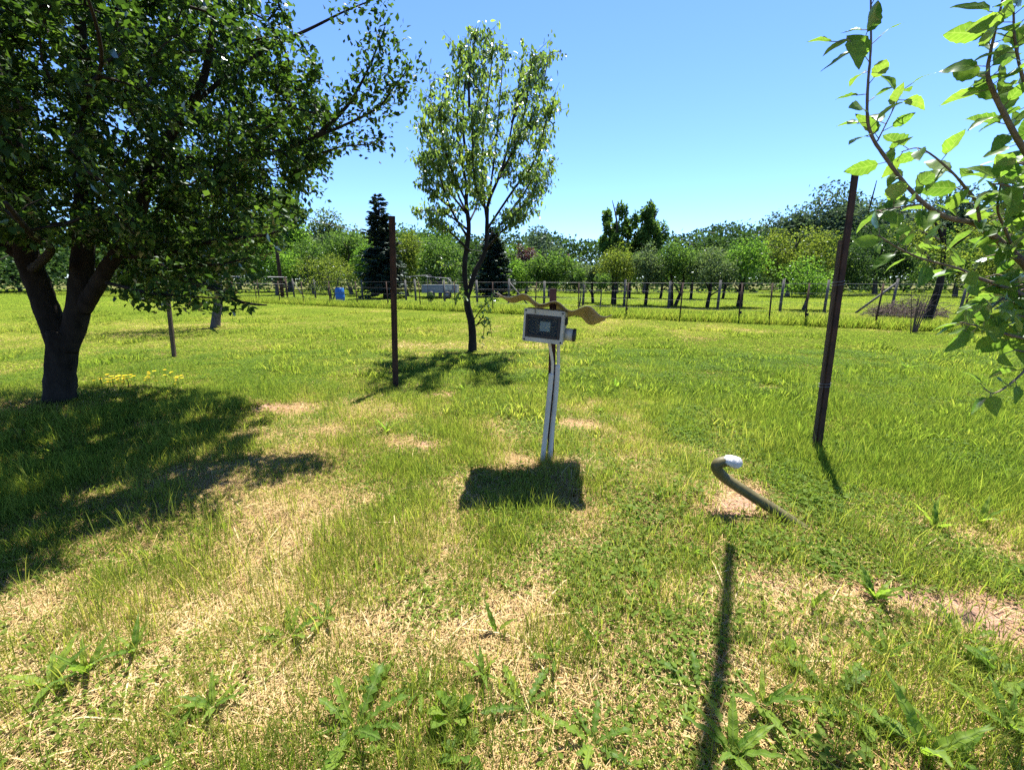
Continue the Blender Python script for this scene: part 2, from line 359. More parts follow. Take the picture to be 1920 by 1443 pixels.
def axis(lo, hi, step, far, grow=1.12):
    a = list(np.arange(lo, hi + 1e-6, step)); s = step
    while a[-1] < far: s *= grow; a.append(a[-1] + s)
    s = step
    while a[0] > -far: s *= grow; a.insert(0, a[0] - s)
    return np.array(a)
gx = axis(-6, 6, .06, 900); gy = axis(-.5, 9, .06, 900)
GX, GY = np.meshgrid(gx, gy); gz = height(GX, GY)
V = np.stack([GX, GY, gz], -1).reshape(-1, 3); nx, ny = len(gx), len(gy)
ii = (np.arange(ny - 1)[:, None] * nx + np.arange(nx - 1)[None]).ravel()
F = np.stack([ii, ii + 1, ii + 1 + nx, ii + nx], 1)
me = np_mesh('ground', V, F, M_ground, smooth=True)
for nm, fn in (('dry', dry_f), ('soil', soil_f)):
    a = me.attributes.new(nm, 'FLOAT', 'POINT'); a.data.foreach_set('value', fn(V[:, 0], V[:, 1]).astype(np.float32))
tag(link('ground', me), 'sunlit meadow ground of mown grass, straw and bare reddish earth', None, None, 'structure')
def gh(x, y): return float(height(np.array([x]), np.array([y]))[0])
def gpt(px, py):
    g = on_z(px, py); g.z = gh(g.x, g.y); return g

# ------------------------------------------------------------------ trees in the distance
def stem(mb, base, top, r0, r1, n=6, bend=.12, segs=6):
    L = (top - base).length; off = Vector((random.uniform(-1, 1), random.uniform(-1, 1), 0)) * bend * L
    pts = spline([base - Vector((0, 0, .08)), base.lerp(top, .45) + off * .6, top], segs)
    mb.tube(pts, lerp_list([r0 * 1.25, r0, (r0 + r1) / 2, r1], len(pts)), n, jit=.06); return pts
def crown_points(n, c, rad, lobes, spread=.68, lob=(.28, .48), flat=1.0):
    cs = []
    for k in range(lobes):
        d = rng.normal(size=3); d /= np.linalg.norm(d); cs.append(d * spread * rng.uniform(.45, 1.05))
    cs = np.array(cs); lr = rng.uniform(lob[0], lob[1], lobes)
    wgt = lr ** 2; pick = rng.choice(lobes, n, p=wgt / wgt.sum())
    d = rng.normal(size=(n, 3)); d /= np.linalg.norm(d, axis=1, keepdims=True)
    rr = lr[pick] * (rng.random(n) ** .35) * (1 + .25 * rng.normal(size=n) * (rng.random(n) < .10))
    q = cs[pick] + d * rr[:, None]; q[:, 2] *= flat
    return q * np.array(rad) + np.array(c), d
def broad_tree(name, label, cat, px, Y, top_y, wpx, mat, leaf=.13, n=4200, clear=.28, stems=1, group=None, lobes=16, spread=.68, bark=None, deep=1.0, r0=None, low=None, base_py=None, lob=(.28, .48)):
    """a tree standing Y metres ahead: trunk, limbs and a crown of leaf sized faces"""
    depth = Y * cP + CAM_H * sP
    X = (px - CX) / FPX * depth
    H = at(px, top_y, Y).z * (1.03 if Y < 22 else 1.13); W = wpx / FPX * depth / 2 * (1.1 if Y < 22 else 1.2)
    root = thing(name, (X, Y, gh(X, Y)), label, cat, group)
    z0 = clear * H if low is None else low; zc = (z0 + H) / 2; rz = (H - z0) / 2
    r0 = r0 or .022 * H + .03
    for s in range(stems):
        mb = MB(); a = random.uniform(0, 6.28) if stems == 1 else 6.28 * s / stems + random.uniform(-.4, .4)
        sp = 0 if stems == 1 else .30 * W
        top = Vector((math.cos(a) * sp + random.uniform(-.1, .1) * W, math.sin(a) * sp, zc + .35 * rz))
        pts = stem(mb, Vector((math.cos(a), math.sin(a), 0)) * r0 * (stems > 1) * .9, top, r0, r0 * .25)
        for k in range(4 if stems == 1 else 2):
            p0 = pts[random.randint(len(pts) // 2 - 2, len(pts) - 3)]; an = random.uniform(0, 6.28)
            stem(mb, p0, p0 + Vector((math.cos(an) * W * .6, math.sin(an) * W * .6, rz * random.uniform(.3, .8))), r0 * .45, r0 * .12, 5, segs=3)
        mb.build('trunk', bark or M_bark2, root)
    q, d = crown_points(n, (0, 0, zc), (W, W * deep, rz), lobes, spread, lob)
    q[:, 2] = np.maximum(q[:, 2], z0 * .75)
    D = rng.normal(size=(n, 3)) * .7 + d * .5; D[:, 2] -= .25
    N = d * .7 + rng.normal(size=(n, 3)) * .6; N[:, 2] += .5
    cr = link('crown', leaf_mesh('crown', q - D * 0, D, N, leaf * rng.uniform(.6, 1.25, n), 'rhomb', mat), root); cr['kind'] = 'stuff'
    return root
def conifer(label, px, Y, top_y, wpx, mat, n_lev=44, leaf=.34, group=None):
    depth = Y * cP + CAM_H * sP; X = (px - CX) / FPX * depth; H = at(px, top_y, Y).z; W = wpx / FPX * depth / 2
    root = thing('spruce_tree', (X, Y, 0), label, 'tree', group)
    mb = MB(); mb.tube([(0, 0, -.1), (0, 0, H * .5), (0, 0, H * .97)], [.14, .09, .015], 7); mb.build('trunk', M_bark, root)
    P = []; D = []; N = []; bw = MB()
    for l in range(n_lev):
        f = l / (n_lev - 1); z = .10 * H + f * .88 * H + rng.uniform(-.05, .05); Rr = W * (1 - f) ** .8 * (1.0 if f > .12 else .85) + .12
        for k in range(13 if f < .8 else 6):
            a = rng.uniform(0, 6.28); r1 = Rr * rng.uniform(.5, 1.2); up = .55 * f + rng.uniform(-.08, .12)
            zj = z + rng.uniform(-.4, .4) * (1 - f); e = np.array([math.cos(a) * r1, math.sin(a) * r1, zj + r1 * (up - .22)])
            s = np.array([0, 0, zj]); bw.tube([Vector(s), Vector(e)], [.02, .006], 3, cap=False)
            m_ = int(6 + 16 * r1)
            tt = rng.uniform(.15, 1.0, m_); pp = s + (e - s) * tt[:, None]; pp[:, 2] -= .10 * r1 * np.sin(tt * 3.1)
            P.append(pp); out_ = (e - s) / np.linalg.norm(e - s)
            side = np.cross(out_, [0, 0, 1]); D.append(out_ * .7 + side * rng.uniform(-1, 1, (m_, 1)) + np.array([0, 0, -.35]) * rng.random((m_, 1)))
            N.append(np.array([0, 0, 1.]) + rng.normal(size=(m_, 3)) * .35)
    bw.build('branches', M_bark, root, 'stuff')
    P = np.concatenate(P); D = np.concatenate(D); N = np.concatenate(N)
    cr = link('crown', leaf_mesh('crown', P, D, N, leaf * rng.uniform(.6, 1.2, len(P)), 'rhomb', mat), root); cr['kind'] = 'stuff'
    return root

# the wood far off behind the orchard
FAR = [ # px, Y, top_y, wpx, mat, leaf, n, label
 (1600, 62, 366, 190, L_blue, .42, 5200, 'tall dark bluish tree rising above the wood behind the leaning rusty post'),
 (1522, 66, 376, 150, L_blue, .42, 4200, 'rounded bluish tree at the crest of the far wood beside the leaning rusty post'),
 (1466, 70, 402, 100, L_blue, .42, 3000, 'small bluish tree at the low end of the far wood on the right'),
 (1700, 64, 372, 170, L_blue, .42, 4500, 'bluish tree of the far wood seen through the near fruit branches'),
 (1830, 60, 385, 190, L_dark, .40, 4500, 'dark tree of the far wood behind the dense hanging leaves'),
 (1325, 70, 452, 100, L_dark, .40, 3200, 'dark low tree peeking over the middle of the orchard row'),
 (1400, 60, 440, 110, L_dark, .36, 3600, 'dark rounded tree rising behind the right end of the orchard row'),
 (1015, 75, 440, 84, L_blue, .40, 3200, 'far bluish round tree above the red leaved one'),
 (612, 60, 408, 130, L_grey, .34, 5200, 'silvery grey willow rising behind the yellow green bush'),
 (545, 50, 362, 90, L_fresh, .28, 4200, 'tall fresh green tree beside the dark pole and the apple crown'),
 (700, 66, 436, 110, L_mid, .34, 3600, 'green tree showing on both sides of the pointed spruce'),
 (800, 58, 428, 150, L_mid, .30, 5200, 'broad green tree between the spruce and the slender pear tree'),
 (870, 66, 452, 110, L_dark, .34, 3200, 'dark tree right behind the trunk fork of the pear tree'),
 (960, 58, 462, 90, L_mid, .30, 3000, 'low green tree left of the red leaved tree'),
 (450, 60, 420, 150, L_mid, .34, 4200, 'green tree hidden behind the lower apple boughs'),
 (330, 58, 410, 160, L_dark, .34, 4200, 'dark tree behind the middle of the apple crown'),
 (200, 56, 420, 170, L_mid, .34, 4200, 'green tree glimpsed beyond the forked apple trunk'),
 (40, 50, 440, 190, L_dark, .32, 4600, 'dark tree at the edge of the field left of the apple trunk'),
]
for i, (px, Y, ty, wp, mt, lf, n, lb) in enumerate(FAR):
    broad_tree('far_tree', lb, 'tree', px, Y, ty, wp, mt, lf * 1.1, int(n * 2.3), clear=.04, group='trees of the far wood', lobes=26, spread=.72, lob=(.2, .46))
# the two poplars
for px, wp, ty, lb in ((1155, 66, 383, 'left and broader of the two dark poplars above the orchard'), (1208, 56, 386, 'right and more ragged of the two dark poplars above the orchard')):
    broad_tree('poplar_tree', lb, 'tree', px, 46, ty + 6, wp * 1.05, L_mid, .30, 7000, clear=.12, group='pair of poplars', lobes=34, spread=.80, lob=(.10, .26))
# middle distance, beyond the fences
MID = [
 ('leafy_tree', 660, 42, 440, 92, L_mid, .20, 4600, .12, 1, 'round green tree directly behind the yellow green bush'),
 ('leafy_tree', 700, 38, 462, 70, L_fresh, .18, 3400, .12, 1, 'light green tree pressed against the left side of the spruce'),
 ('leafy_tree', 765, 38, 448, 74, L_yellow, .17, 3600, .10, 1, 'yellowish tree against the right side of the spruce'),
 ('leafy_tree', 825, 36, 455, 90, L_mid, .17, 4200, .16, 1, 'green tree above the pale trailer frame'),
 ('leafy_tree', 590, 44, 452, 80, L_mid, .20, 3600, .12, 1, 'green tree right of the dark pole, behind the slanting struts'),
 ('leafy_tree', 520, 40, 455, 90, L_fresh, .18, 4200, .12, 1, 'bright green tree directly behind the dark pole'),
 ('leafy_tree', 1030, 36, 468, 84, L_mid, .17, 4200, .16, 1, 'green tree behind the roof of the meter box, right of the red leaves'),
 ('red_leaf_tree', 986, 44, 464, 44, L_red, .19, 1800, .2, 1, 'small tree with dark red leaves between two green ones'),
 ('leafy_tree', 970, 38, 490, 64, L_fresh, .17, 2800, .10, 1, 'low fresh green tree below the red leaves'),
 ('leafy_tree', 1085, 46, 492, 58, L_grey, .18, 2600, .12, 1, 'low greyish tree in the gap left of the orchard row'),
 ('walnut_tree', 1476, 37, 426, 138, L_yellow, .20, 6400, .14, 1, 'big spreading tree with bronze green leaves right of the orchard row'),
 ('leafy_tree', 1560, 40, 448, 130, L_dark, .19, 5000, .08, 1, 'dark dense tree behind the top of the leaning rusty post'),
 ('leafy_tree', 1640, 42, 425, 120, L_dark, .20, 4600, .08, 1, 'dark tree just right of the leaning rusty post'),
 ('leafy_tree', 1790, 36, 430, 150, L_mid, .18, 5000, .10, 1, 'green tree behind the brushwood pile'),
 ('leafy_tree', 1885, 30, 425, 130, L_yellow, .16, 4600, .10, 1, 'yellow green tree behind the densest near leaves'),
 ('leafy_tree', 1960, 32, 380, 150, L_mid, .18, 3600, .10, 1, 'green tree cut by the frame edge behind the near branches'),
]
for nm, px, Y, ty, wp, mt, lf, n, cl, st, lb in MID:
    broad_tree(nm, lb, 'tree', px, Y, ty, wp, mt, lf, int(n * 1.6), clear=cl * .6, stems=st, group='trees beyond the fences', lobes=22, spread=.74, lob=(.18, .46))
# the orchard row
ORCH = [
 (1150, 25.0, 466, 84, L_yellow, 3, 'first and bushiest orchard tree with several stems, below the poplars'),
 (1112, 27.0, 496, 46, L_grey, 1, 'small thin orchard tree at the left end of the row'),
 (1210, 24.5, 464, 76, L_grey, 1, 'silvery orchard tree below the right poplar'),
 (1262, 24.0, 462, 78, L_mid, 2, 'dark stemmed orchard tree right after the silvery one'),
 (1325, 23.0, 470, 88, L_grey, 1, 'grey green orchard tree on a single straight stem in mid row'),
 (1386, 23.5, 452, 84, L_fresh, 2, 'bright green tallest orchard tree next to the big bronze green tree'),
]
for px, Y, ty, wp, mt, st, lb in ORCH:
    broad_tree('orchard_tree', lb, 'fruit tree', px, Y, ty, wp, mt, .115, 4600, stems=st, group='orchard row beyond the fence', low=.95, r0=.085, lobes=22, bark=M_bark)
for px, Y, ty, wp, mt, lb in ((1180, 34, 478, 60, L_mid, 'second row orchard tree showing between the first two'), (1238, 33, 480, 56, L_dark, 'second row orchard tree in the shade between silvery and dark ones'),
                          (1295, 32, 476, 64, L_mid, 'second row orchard tree left of the single stem one'), (1355, 33, 470, 64, L_dark, 'second row orchard tree left of the bright green one')):
    broad_tree('orchard_tree', lb, 'fruit tree', px, Y, ty, wp, mt, .15, 3000, group='orchard row beyond the fence', low=.8, r0=.09, bark=M_bark)
broad_tree('young_tree', 'small fresh green tree with drooping rounded crown before the big bronze one', 'tree', 1505, 21, 486, 128, L_fresh, .11, 4600, group=None, low=.55, r0=.07, lobes=18, deep=.8)
broad_tree('young_tree', 'thin upright sapling beside the wire fence left of the orchard', 'tree', 1086, 24, 505, 26, L_mid, .10, 700, low=.7, r0=.035, lobes=8)
broad_tree('young_tree', 'thin sapling with a narrow crown, first right of the gap', 'tree', 1124, 21, 508, 34, L_mid, .10, 900, low=.75, r0=.035, lobes=8)
broad_tree('sparse_tree', 'tree with a dark leaning trunk and thin crown behind the brushwood pile', 'tree', 1735, 15, 385, 150, L_yellow, .085, 2600, low=1.6, r0=.12, lobes=18, bark=M_bark, spread=.8, lob=(.16, .34))
conifer('tall dark pointed spruce behind the thin upright post', 722, 33, 364, 88, L_needle)
conifer('dark spruce half hidden by the pear tree trunk', 925, 36, 425, 74, L_needle)
broad_tree('yellow_bush', 'loose yellow green bush with drooping sprays beside the blue barrel', 'bush', 622, 30, 486, 104, L_yellow, .10, 3600, low=.45, r0=.05, stems=3, lobes=16, spread=.75)
broad_tree('round_bush', 'small dark round bush on the grass before the pale trailer', 'bush', 809, 27, 549, 15, L_dark, .07, 700, low=.03, r0=.02, lobes=6)
# trees on the left half hidden by the apple boughs
broad_tree('garden_tree', 'tree on a straight grey trunk whose boughs hide behind the apple tree', 'tree', 402, 13.2, 330, 260, L_mid, .085, 5200, low=1.75, r0=.11, lobes=20, bark=M_bark2)
broad_tree('garden_tree', 'tree at the left edge whose shade falls on the far lawn', 'tree', -40, 17.5, 330, 200, L_mid, .10, 4200, low=1.5, r0=.12, lobes=18)
# wood closing the horizon
P = []; 
n = 110000
bx = rng.uniform(-230, 200, n); by = 95 + rng.normal(size=n) * 4 + 10 * (vnoise(bx, 0 * bx, 30, 4))
hh = 7 + 8 * fbm(bx, 0 * bx, 22, 6) + 3 * sstep(30, 80, bx) - 2.2 * np.exp(-((bx - 16) / 9) ** 2)
bz = hh * rng.random(n) ** .7
Dd = rng.normal(size=(n, 3)); Nn = rng.normal(size=(n, 3)) * .5 + np.array([0, -.5, .6])
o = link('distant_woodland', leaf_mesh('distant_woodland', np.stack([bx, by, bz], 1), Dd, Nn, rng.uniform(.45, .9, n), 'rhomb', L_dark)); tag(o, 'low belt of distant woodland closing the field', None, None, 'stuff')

n = 26000
bx = rng.uniform(-75, 75, n); by = 50 + rng.normal(size=n) * 2.5 - .002 * bx * bx
hh = (1.4 + 4.8 * fbm(bx, 0 * bx, 5, 8)) * (1 - .55 * np.exp(-((bx - 8) / 5) ** 2)); bz = hh * rng.random(n) ** .8
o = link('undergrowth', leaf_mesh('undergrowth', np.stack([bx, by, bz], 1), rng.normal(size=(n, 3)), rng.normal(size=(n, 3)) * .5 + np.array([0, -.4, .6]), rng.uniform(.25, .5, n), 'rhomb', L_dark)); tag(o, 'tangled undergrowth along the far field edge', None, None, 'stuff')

# ------------------------------------------------------------------ the forked apple tree
def limb(name, pts, rad, parent, mat, base, n=9, seg=6, jit=.05):
    q = [p - base for p in spline(pts, seg)]
    mb = MB(); mb.tube(q, lerp_list(rad, len(q)), n, jit=jit); mb.build(name, mat, parent); return [p + base for p in q]
def project(P):
    d = P - np.array([0, 0, CAM_H]); z = d[:, 1] * cP - d[:, 2] * sP; up = d[:, 1] * sP + d[:, 2] * cP
    return CX + FPX * d[:, 0] / z, CY - FPX * up / z, z
AB = on_z(114, 768); AB.z = gh(AB.x, AB.y)
apple = thing('apple_tree', AB, 'large dark forked apple tree shading the left of the lawn', 'fruit tree')
Y0 = AB.y
nodes = []
def al(name, lst, rad, n=10): nodes.extend(limb(name, [at(*q) for q in lst], rad, apple, M_bark, AB, n))
fp = [at(113, 800, Y0), at(112, 740, Y0), at(114, 690, Y0), at(119, 620, Y0)]
nodes_tr = limb('trunk', fp, [.185, .145, .135, .14], apple, M_bark, AB, 14)
al('limb', [(110, 650, Y0), (93, 595, Y0), (70, 530, Y0), (48, 470, Y0 - .05), (36, 390, Y0 - .1), (22, 260, Y0 - .2), (10, 80, Y0 - .3)], [.10, .11, .108, .10, .085, .07, .05])
al('limb', [(126, 655, Y0), (142, 600, Y0), (152, 535, Y0), (157, 430, Y0), (156, 300, Y0 - .1), (152, 150, Y0 - .2), (150, -80, Y0 - .3)], [.10, .112, .108, .09, .07, .05, .03])
al('limb', [(156, 580, Y0), (182, 535, Y0 - .1), (215, 480, Y0 - .2), (255, 425, Y0 - .35), (290, 305, Y0 - .5), (375, 165, Y0 - .7), (402, 30, Y0 - .8)], [.08, .074, .065, .055, .042, .03, .016])
al('limb', [(285, 320, Y0 - .5), (390, 308, Y0 - .8), (500, 290, Y0 - 0.55), (590, 258, Y0 - 0.4), (700, 208, Y0 - 0.3), (738, 165, Y0 - 0.3), (768, 125, Y0 - 0.3)], [.03, .025, .02, .014, .010, .007, .004])
al('limb', [(215, 480, Y0 - .2), (300, 478, Y0 - .6), (400, 452, Y0 - 1.0), (500, 440, Y0 - 1.4), (556, 415, Y0 - 1.5)], [.028, .022, .016, .009, .004])
al('limb', [(240, 450, Y0 - .3), (330, 515, Y0 - .9), (400, 540, Y0 - 1.3), (452, 566, Y0 - 1.5), (500, 572, Y0 - 1.6)], [.045, .03, .022, .012, .005])
al('limb', [(345, 210, Y0 - .6), (470, 110, Y0 - 0.55), (590, 50, Y0 - 0.4), (650, 20, Y0 - 0.35), (720, -8, Y0 - 0.3)], [.02, .016, .011, .007, .004])
al('limb', [(590, 258, Y0 - 0.4), (650, 200, Y0 - 0.35), (690, 130, Y0 - 0.3), (722, 50, Y0 - 0.3)], [.022, .014, .009, .004])
al('limb', [(45, 480, Y0), (0, 455, Y0 - .1), (-80, 420, Y0 - .2)], [.08, .065, .05])
al('limb', [(156, 330, Y0 - .1), (150, 230, Y0 - 1.2), (190, 120, Y0 - 2.2), (150, -50, Y0 - 2.8)], [.03, .014, .009, .005])
al('limb', [(36, 420, Y0 - .1), (40, 330, Y0 - 1.2), (0, 230, Y0 - 2.1), (-90, 60, Y0 - 2.7)], [.03, .014, .009, .005])
al('limb', [(60, 505, Y0 - .05), (95, 470, Y0 - 1.0), (60, 440, Y0 - 1.9), (10, 380, Y0 - 2.5)], [.045, .03, .02, .01])
NT = 3600
def crown_targets():
    c = np.array([-4.75, 4.1, 3.05]); r = np.array([3.1, 2.75, 2.05])
    Q = []
    while len(Q) < NT:
        q = rng.uniform(-1, 1, 3); l = np.linalg.norm(q)
        if l > 1 or (l < .35): continue
        p_ = c + q * r
        if p_[2] < 1.25: continue
        x, y, z = project(p_[None]); x = x[0] + rng.normal() * 18; y = y[0]
        if z[0] < .9: continue
        xm = np.interp(y, [-600, -50, 0, 100, 200, 300, 400, 480, 540, 575], [780, 715, 680, 655, 665, 615, 570, 505, 465, 430])
        if x > xm or y > 575 or (x < 195 and y > 455) or (x < 250 and y > 520): continue
        Q.append(p_)
    return np.array(Q)
T = crown_targets()
ND = np.array([tuple(n_) for n_ in nodes]); 
dist = np.array([np.min(np.linalg.norm(ND - q, axis=1)) for q in T]); T = T[np.argsort(dist)]
tw = MB(); LP = []; LD = []
allN = [tuple(x) for x in ND]
arr = np.zeros((len(ND) + NT, 3)); arr[:len(ND)] = ND; cnt = len(ND)
for q in T:
    k = np.argmin(np.linalg.norm(arr[:cnt] - q, axis=1)); s = arr[k]; L = np.linalg.norm(q - s)
    mid = (s + q) / 2 + rng.normal(size=3) * .06 * L + np.array([0, 0, .05 * L])
    tw.tube([Vector(s) - AB, Vector(mid) - AB, Vector(q) - AB], [.009 + .006 * L, .007, .003], 4, cap=False)
    arr[cnt] = q; cnt += 1
    nl = int(38 + 60 * min(L, 1.2)); kk = 3 + int(L * 7); tt = (np.round(rng.uniform(.2, 1.05, nl) * kk) / kk + rng.normal(size=nl) * .02)[:, None]
    LP.append(s + (q - s) * tt + rng.normal(size=(nl, 3)) * .042); dr = (q - s) / (L + 1e-6)
    LD.append(dr * .5 + rng.normal(size=(nl, 3)) * .65 + np.array([0, 0, -.25]))
def along(pts, n, j=.05, t0=.25):
    p_ = np.array([tuple(x) for x in spline([at(*q) for q in pts], 8)]); tt = rng.uniform(t0, 1, n) * (len(p_) - 1); i = np.minimum(tt.astype(int), len(p_) - 2); f = (tt - i)[:, None]
    d = p_[i + 1] - p_[i]; d /= np.linalg.norm(d, axis=1, keepdims=True) + 1e-9
    LP.append(p_[i] * (1 - f) + p_[i + 1] * f + rng.normal(size=(n, 3)) * j); LD.append(d * .7 + rng.normal(size=(n, 3)) * .6)
outer0 = sum(len(a) for a in LP)
along([(590, 258, Y0 - 0.4), (700, 208, Y0 - 0.3), (738, 165, Y0 - 0.3), (768, 125, Y0 - 0.3)], 520, .09, .1)
along([(590, 258, Y0 - 0.4), (650, 200, Y0 - 0.35), (690, 130, Y0 - 0.3), (722, 50, Y0 - 0.3)], 460, .09)
along([(590, 50, Y0 - 0.4), (650, 20, Y0 - 0.35), (720, -8, Y0 - 0.3)], 110, .06)
along([(560, 300, Y0 - 0.45), (640, 275, Y0 - 0.4), (700, 262, Y0 - 0.35), (718, 268, Y0 - 0.35)], 170, .06); tw.tube([at(*q) - AB for q in ((560, 300, Y0 - 0.45), (640, 275, Y0 - 0.4), (718, 268, Y0 - 0.35))], [.012, .008, .003], 4)
along([(300, 478, Y0 - .6), (400, 452, Y0 - 1.0), (500, 440, Y0 - 1.4), (556, 415, Y0 - 1.5)], 900, .13, .0)
along([(330, 500, Y0 - .8), (420, 495, Y0 - 1.2), (480, 480, Y0 - 1.4)], 420, .14, .0); tw.tube([at(*q) - AB for q in ((330, 500, Y0 - .8), (420, 495, Y0 - 1.2), (480, 480, Y0 - 1.4))], [.014, .010, .003], 5)
along([(400, 540, Y0 - 1.3), (452, 566, Y0 - 1.5), (500, 572, Y0 - 1.6)], 130, .06)
along([(200, 540, Y0 - 1.6), (280, 560, Y0 - 1.7), (360, 556, Y0 - 1.75), (420, 572, Y0 - 1.8)], 300, .06); tw.tube([at(*q) - AB for q in ((200, 530, Y0 - 1.6), (280, 550, Y0 - 1.7), (420, 560, Y0 - 1.8))], [.014, .01, .004], 4)
tw.build('twigs', M_bark, apple, 'stuff')
LP = np.concatenate(LP); LD = np.concatenate(LD); n = len(LP)
LN = rng.normal(size=(n, 3)) * .55 + np.array([0, 0, 1.0]); LS = rng.uniform(.036, .068, n)
keep = LP[:, 2] > 1.15; LP, LD, LN, LS = LP[keep], LD[keep], LN[keep], LS[keep]
x, y, z = project(LP); ok = ~((z > .3) & (x > -200) & (((x < 195) & (y > 505)) | ((x < 440) & (y > 588)) | ((y > 380) & (y < 700) & (x > np.interp(y, [380, 440, 500, 560, 600], [590, 545, 505, 460, 440]) + 22 * np.sin(y / 9.0)))))
LP, LD, LN, LS = LP[ok], LD[ok], LN[ok], LS[ok]; x, y, z = project(LP); inview = (x > 0) & (x < 1920) & (y > 0) & (z > .5)
idx = np.arange(len(LP)); outer = idx >= len(LP) - 2600
show = np.where(inview & outer)[0]; rng.shuffle(show); show = show[:290]
rest = np.setdiff1d(idx, show)
cr = link('crown', leaf_mesh('crown', LP[rest] - np.array(AB), LD[rest], LN[rest], LS[rest], 'ovate_lo', L_apple), apple); cr['kind'] = 'stuff'
leaf_objects(LP[show] - np.array(AB), LD[show], LN[show], LS[show], single_leaf_meshes('ovate', L_apple), apple)

# ------------------------------------------------------------------ the slender pear tree
PB = gpt(885, 660); Y1 = PB.y
pear = thing('pear_tree', PB, 'slender pear tree with upright shoots and hanging leaves in the middle of the lawn', 'fruit tree')
limb('trunk', [at(885, 668, Y1), at(886, 640, Y1), at(884, 605, Y1), at(876, 570, Y1), at(876, 540, Y1)], [.105, .085, .078, .07, .066], pear, M_bark, PB, 10)
limb('limb', [at(876, 560, Y1), at(871, 500, Y1), at(879, 430, Y1), at(874, 375, Y1), at(880, 325, Y1), at(869, 250, Y1 - .1), at(872, 150, Y1 - .1), at(884, 70, Y1 - .1)], [.056, .05, .044, .038, .032, .022, .014, .005], pear, M_bark, PB, 8)
limb('limb', [at(877, 555, Y1), at(891, 510, Y1), at(910, 470, Y1), at(913, 420, Y1), at(916, 380, Y1), at(936, 330, Y1 + .1), at(951, 280, Y1 + .2), at(966, 200, Y1 + .2), at(984, 85, Y1 + .2)], [.054, .048, .043, .038, .032, .026, .02, .013, .005], pear, M_bark, PB, 8)
SH = [((874, 440, 0), (845, 390, -.3), (818, 300, -.5), (806, 150, -.6)), ((876, 400, 0), (850, 340, .4), (836, 230, .5), (838, 130, .5)), ((876, 350, 0), (858, 250, -.5), (864, 90, -.6)),
      ((880, 330, 0), (899, 200, .4), (912, 65, .4)), ((913, 420, 0), (904, 300, -.4), (926, 80, -.6)), ((916, 380, 0), (932, 250, .5), (944, 95, .6)), ((936, 330, .1), (975, 250, -.3), (1000, 100, -.5)),
      ((951, 280, .2), (1000, 215, .4), (1032, 95, .5)), ((913, 430, 0), (960, 360, -.4), (1002, 300, -.6), (1036, 180, -.7)), ((912, 450, 0), (952, 408, .4), (1004, 370, .6), (1040, 290, .7)),
      ((955, 400, .2), (1000, 330, .3), (1022, 230, .4)), ((876, 430, 0), (830, 398, .2), (782, 395, .4)), ((880, 470, 0), (840, 432, -.4), (802, 410, -.6)), ((910, 470, 0), (945, 430, -.5), (992, 398, -.8)),
      ((874, 400, 0), (825, 330, -.1), (798, 230, -.2)), ((875, 380, 0), (840, 300, -.8), (822, 200, -.9)), ((930, 340, .1), (960, 300, .8), (975, 180, .9)), ((878, 420, 0), (900, 360, .7), (895, 240, .8)), ((914, 400, 0), (890, 340, -.7), (885, 200, -.9)),
      ((940, 420, -.4), (985, 380, -.2), (1012, 330, .1)), ((845, 390, -.3), (805, 350, -.1), (795, 300, 0)), ((880, 200, 0), (880, 130, .3), (893, 60, .4)), ((960, 230, .2), (985, 160, .4), (1012, 120, .5))]
LP = []; LD = []; tw = MB(); tips = []
for s in SH:
    pts = [at(a, b_, Y1 + c * 1.5 - (.35 if b_ < 250 else 0)) for a, b_, c in s]; q = spline(pts, 7)
    mb = MB(); mb.tube([p_ - PB for p_ in q], lerp_list([.026, .016, .006], len(q)), 6, jit=.05); mb.build('shoot', M_bark, pear)
    qa = np.array([tuple(p_) for p_ in q])
    low = s[-1][1] > 320
    m_ = 50 if not low else 27
    for k in range(m_):
        f = rng.uniform(.28 if not low else .45, 1.0) * (len(qa) - 1); i = min(int(f), len(qa) - 2); b0 = qa[i] * (1 - (f - i)) + qa[i + 1] * (f - i)
        a = rng.uniform(0, 6.28); L = rng.uniform(.10, .42); e = b0 + np.array([math.cos(a) * L * .8, math.sin(a) * L * .8, L * rng.uniform(-.1, .6)])
        tw.tube([Vector(b0) - PB, Vector(e) - PB], [.005, .002], 3, cap=False)
        nl = rng.integers(7, 15); tt = rng.uniform(.05, 1.1, nl)[:, None]
        LP.append(b0 + (e - b0) * tt + rng.normal(size=(nl, 3)) * .04); dd = rng.normal(size=(nl, 3)) * .42; dd[:, 2] -= .85; LD.append(dd)
    k = 8; tt = rng.uniform(.9, 1.0, k) * (len(qa) - 1); LP.append(qa[np.minimum(tt.astype(int), len(qa) - 1)] + rng.normal(size=(k, 3)) * .04); LD.append(rng.normal(size=(k, 3)) * .5 + np.array([0, 0, .5]))
# thin leafy side branch and the sprouts near the foot
for pts, m_ in ((((872, 500, 0), (850, 497, -.3), (822, 500, -.6)), 60), (((888, 600, 0), (906, 575, -.2), (930, 552, -.4)), 60), (((893, 610, 0), (908, 596, -.3), (905, 640, -.4)), 22), (((893, 610, 0), (915, 600, -.3), (922, 630, -.4)), 18), (((874, 540, 0), (862, 550, -.3), (853, 560, -.4)), 40)):
    q = spline([at(a, b_, Y1 + c) for a, b_, c in pts], 6); tw.tube([p_ - PB for p_ in q], lerp_list([.014, .005], len(q)), 5)
    qa = np.array([tuple(p_) for p_ in q]); tt = rng.uniform(.35, 1, m_) * (len(qa) - 1); LP.append(qa[tt.astype(int)] + rng.normal(size=(m_, 3)) * .06); dd = rng.normal(size=(m_, 3)) * .5; dd[:, 2] -= .5; LD.append(dd)
tw.build('twigs', M_bark, pear, 'stuff')
